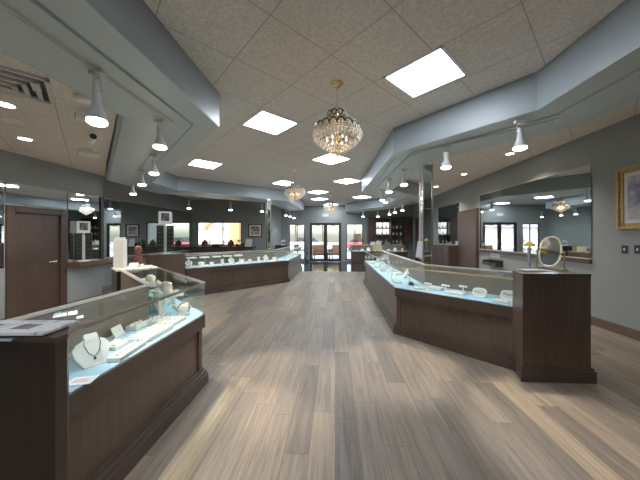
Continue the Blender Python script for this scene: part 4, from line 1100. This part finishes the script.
def tree(label, x, y, h, r):
    t = thing('street_tree', label, 'tree', (x, y, -.04), 0, 'trees across the street')
    MB().cyl((0, 0, 0), (0, 0, h*.6), .16, .08).tube([(0, 0, h*.4), (r*.4, 0, h*.65), (r*.6, .1, h*.8)], .05).tube([(0, 0, h*.45), (-r*.4, .1, h*.7), (-r*.5, 0, h*.85)], .05).build('trunk', M['bark'], t)
    m = MB()
    for i in range(14):
        a = random.uniform(0, 6.28); q = r*.7*math.sqrt(random.random()); m.ico((q*math.cos(a), q*math.sin(a), h*(.55+.45*random.random())), r*.4, 2, r*.07)
    tag(m.build('foliage', M['autumn'], t), kind='stuff')
for i, (x, y, h, r, lb) in enumerate(((-5.2, 34, 6.5, 2.2, 'yellowish tree across the street seen through the left side window'), (-2.2, 46, 8.5, 2.8, 'yellowish tree across the street behind the left door pane'), (1.0, 36, 7, 2.2, 'yellowish tree across the street behind the right door pane'), (5.0, 46, 8, 2.6, 'yellowish tree across the street seen through the right side window'))):
    tree(lb, x, y, h, r)
def car(label, x, y, mat, rz=0):
    t = thing('car', label, 'car', (x, y, -.02), rz)
    def hull(q, prof, w0, w1):
        a = [q.bm.verts.new((px_, -w0, pz_)) for px_, pz_ in prof]; b = [q.bm.verts.new((px_, w0, pz_)) for px_, pz_ in prof]
        n = len(prof); q.bm.faces.new(a); q.bm.faces.new(b[::-1])
        for i in range(n): q.bm.faces.new((a[i], b[i], b[(i+1) % n], a[(i+1) % n]))
    m = MB(); hull(m, [(-2.1, .35), (2.1, .35), (2.15, .7), (1.3, .88), (-1.9, .92), (-2.15, .75)], .85, .85); m.build('body', M[mat], t, bevel=.06)
    m = MB(); hull(m, [(-1.7, .9), (1.0, .87), (.45, 1.38), (-1.1, 1.4)], .74, .74); m.build('cabin', M['black'], t, bevel=.05)
    for sx in (-1.3, 1.3):
        for sy in (-.8, .8): MB().cyl((sx, sy-.1, .34), (sx, sy+.1, .34), .33, n=20).build('wheel', M['tyre'], t)
car('silver car parked on the street seen through the left door pane', -2.6, 27, 'cargrey')
car('red car parked on the street seen through the right side window', 3.0, 26, 'carred')

# ------------------------------------------------------------------ lights
def spot(loc, target, energy, col=(1, .91, .77), ang=60, blend=.6, size=.05):
    l = bpy.data.lights.new('track_beam', 'SPOT'); l.energy = energy; l.color = col; l.spot_size = math.radians(ang); l.spot_blend = blend; l.shadow_soft_size = size
    o = bpy.data.objects.new('track_beam', l); COL.objects.link(o); o.location = loc
    o.rotation_euler = (Vector(target)-Vector(loc)).to_track_quat('-Z', 'Y').to_euler(); return o
AIM = {0: (-.85, 1.9), 1: (-.7, 2.6), 5: (1.75, 2.15), 6: (.75, 3.1)}
for i, q in enumerate(HL):
    lit = i != len(HL)-1
    if not lit: continue
    tgt = AIM.get(i); tgt = (tgt[0], tgt[1], 0) if tgt else (q.x*.97+.0, q.y, 0)
    spot((q.x, q.y, q.z-.03), tgt, (260 if i in AIM else 110) if i < 11 else 80, ang=34 if i in AIM else 50)
for q in dls: spot((q.x, q.y, q.z-.03), (q.x, q.y, 0), 150, ang=120, blend=.8)
for seg, top, k in LEDS:
    L = (seg.B-seg.A).length
    l = bpy.data.lights.new('case_strip', 'AREA'); l.shape = 'RECTANGLE'; l.size = L*.94; l.size_y = .02; l.energy = 1.7*L*k; l.color = (.86, .95, 1.0)
    o = bpy.data.objects.new('case_strip', l); COL.objects.link(o)
    p = seg.on(.5, .03); o.location = (p.x, p.y, top-.03)
    zax = -(seg.n.to_3d()*.35+Vector((0, 0, -1))).normalized(); xax = seg.d.to_3d(); yax = zax.cross(xax)
    o.rotation_euler = Matrix((xax, yax, zax)).transposed().to_euler()

# world: bright hazy sky
w = bpy.data.worlds.new('sky'); C.world = w; w.use_nodes = True; nt = w.node_tree
bg = nt.nodes['Background']; sk = nt.nodes.new('ShaderNodeTexSky'); sk.sky_type = 'NISHITA'
sk.sun_elevation = math.radians(42); sk.sun_rotation = math.radians(200); sk.sun_disc = False; sk.air_density = 1.2; sk.dust_density = 3
nt.links.new(sk.outputs[0], bg.inputs['Color']); bg.inputs['Strength'].default_value = .85
s = bpy.data.lights.new('sun', 'SUN'); s.energy = 2.6; s.angle = .02; s.color = (1, .95, .87)
so = bpy.data.objects.new('sun', s); COL.objects.link(so); so.rotation_euler = (math.radians(40), 0, math.radians(-25))

# ------------------------------------------------------------------ camera
cam = bpy.data.cameras.new('camera'); cam.sensor_width = 36; cam.lens = 36*F/640; cam.shift_y = (HZ-240)/640; cam.clip_end = 200; cam.clip_start = .02
co = bpy.data.objects.new('camera', cam); COL.objects.link(co); co.location = (0, 0, EYE); co.rotation_euler = (PI/2, 0, YAW)
C.camera = co
C.view_settings.view_transform = 'Standard'
try: C.view_settings.look = 'None'
except Exception: pass
C.view_settings.exposure = .06; C.view_settings.gamma = 1.22
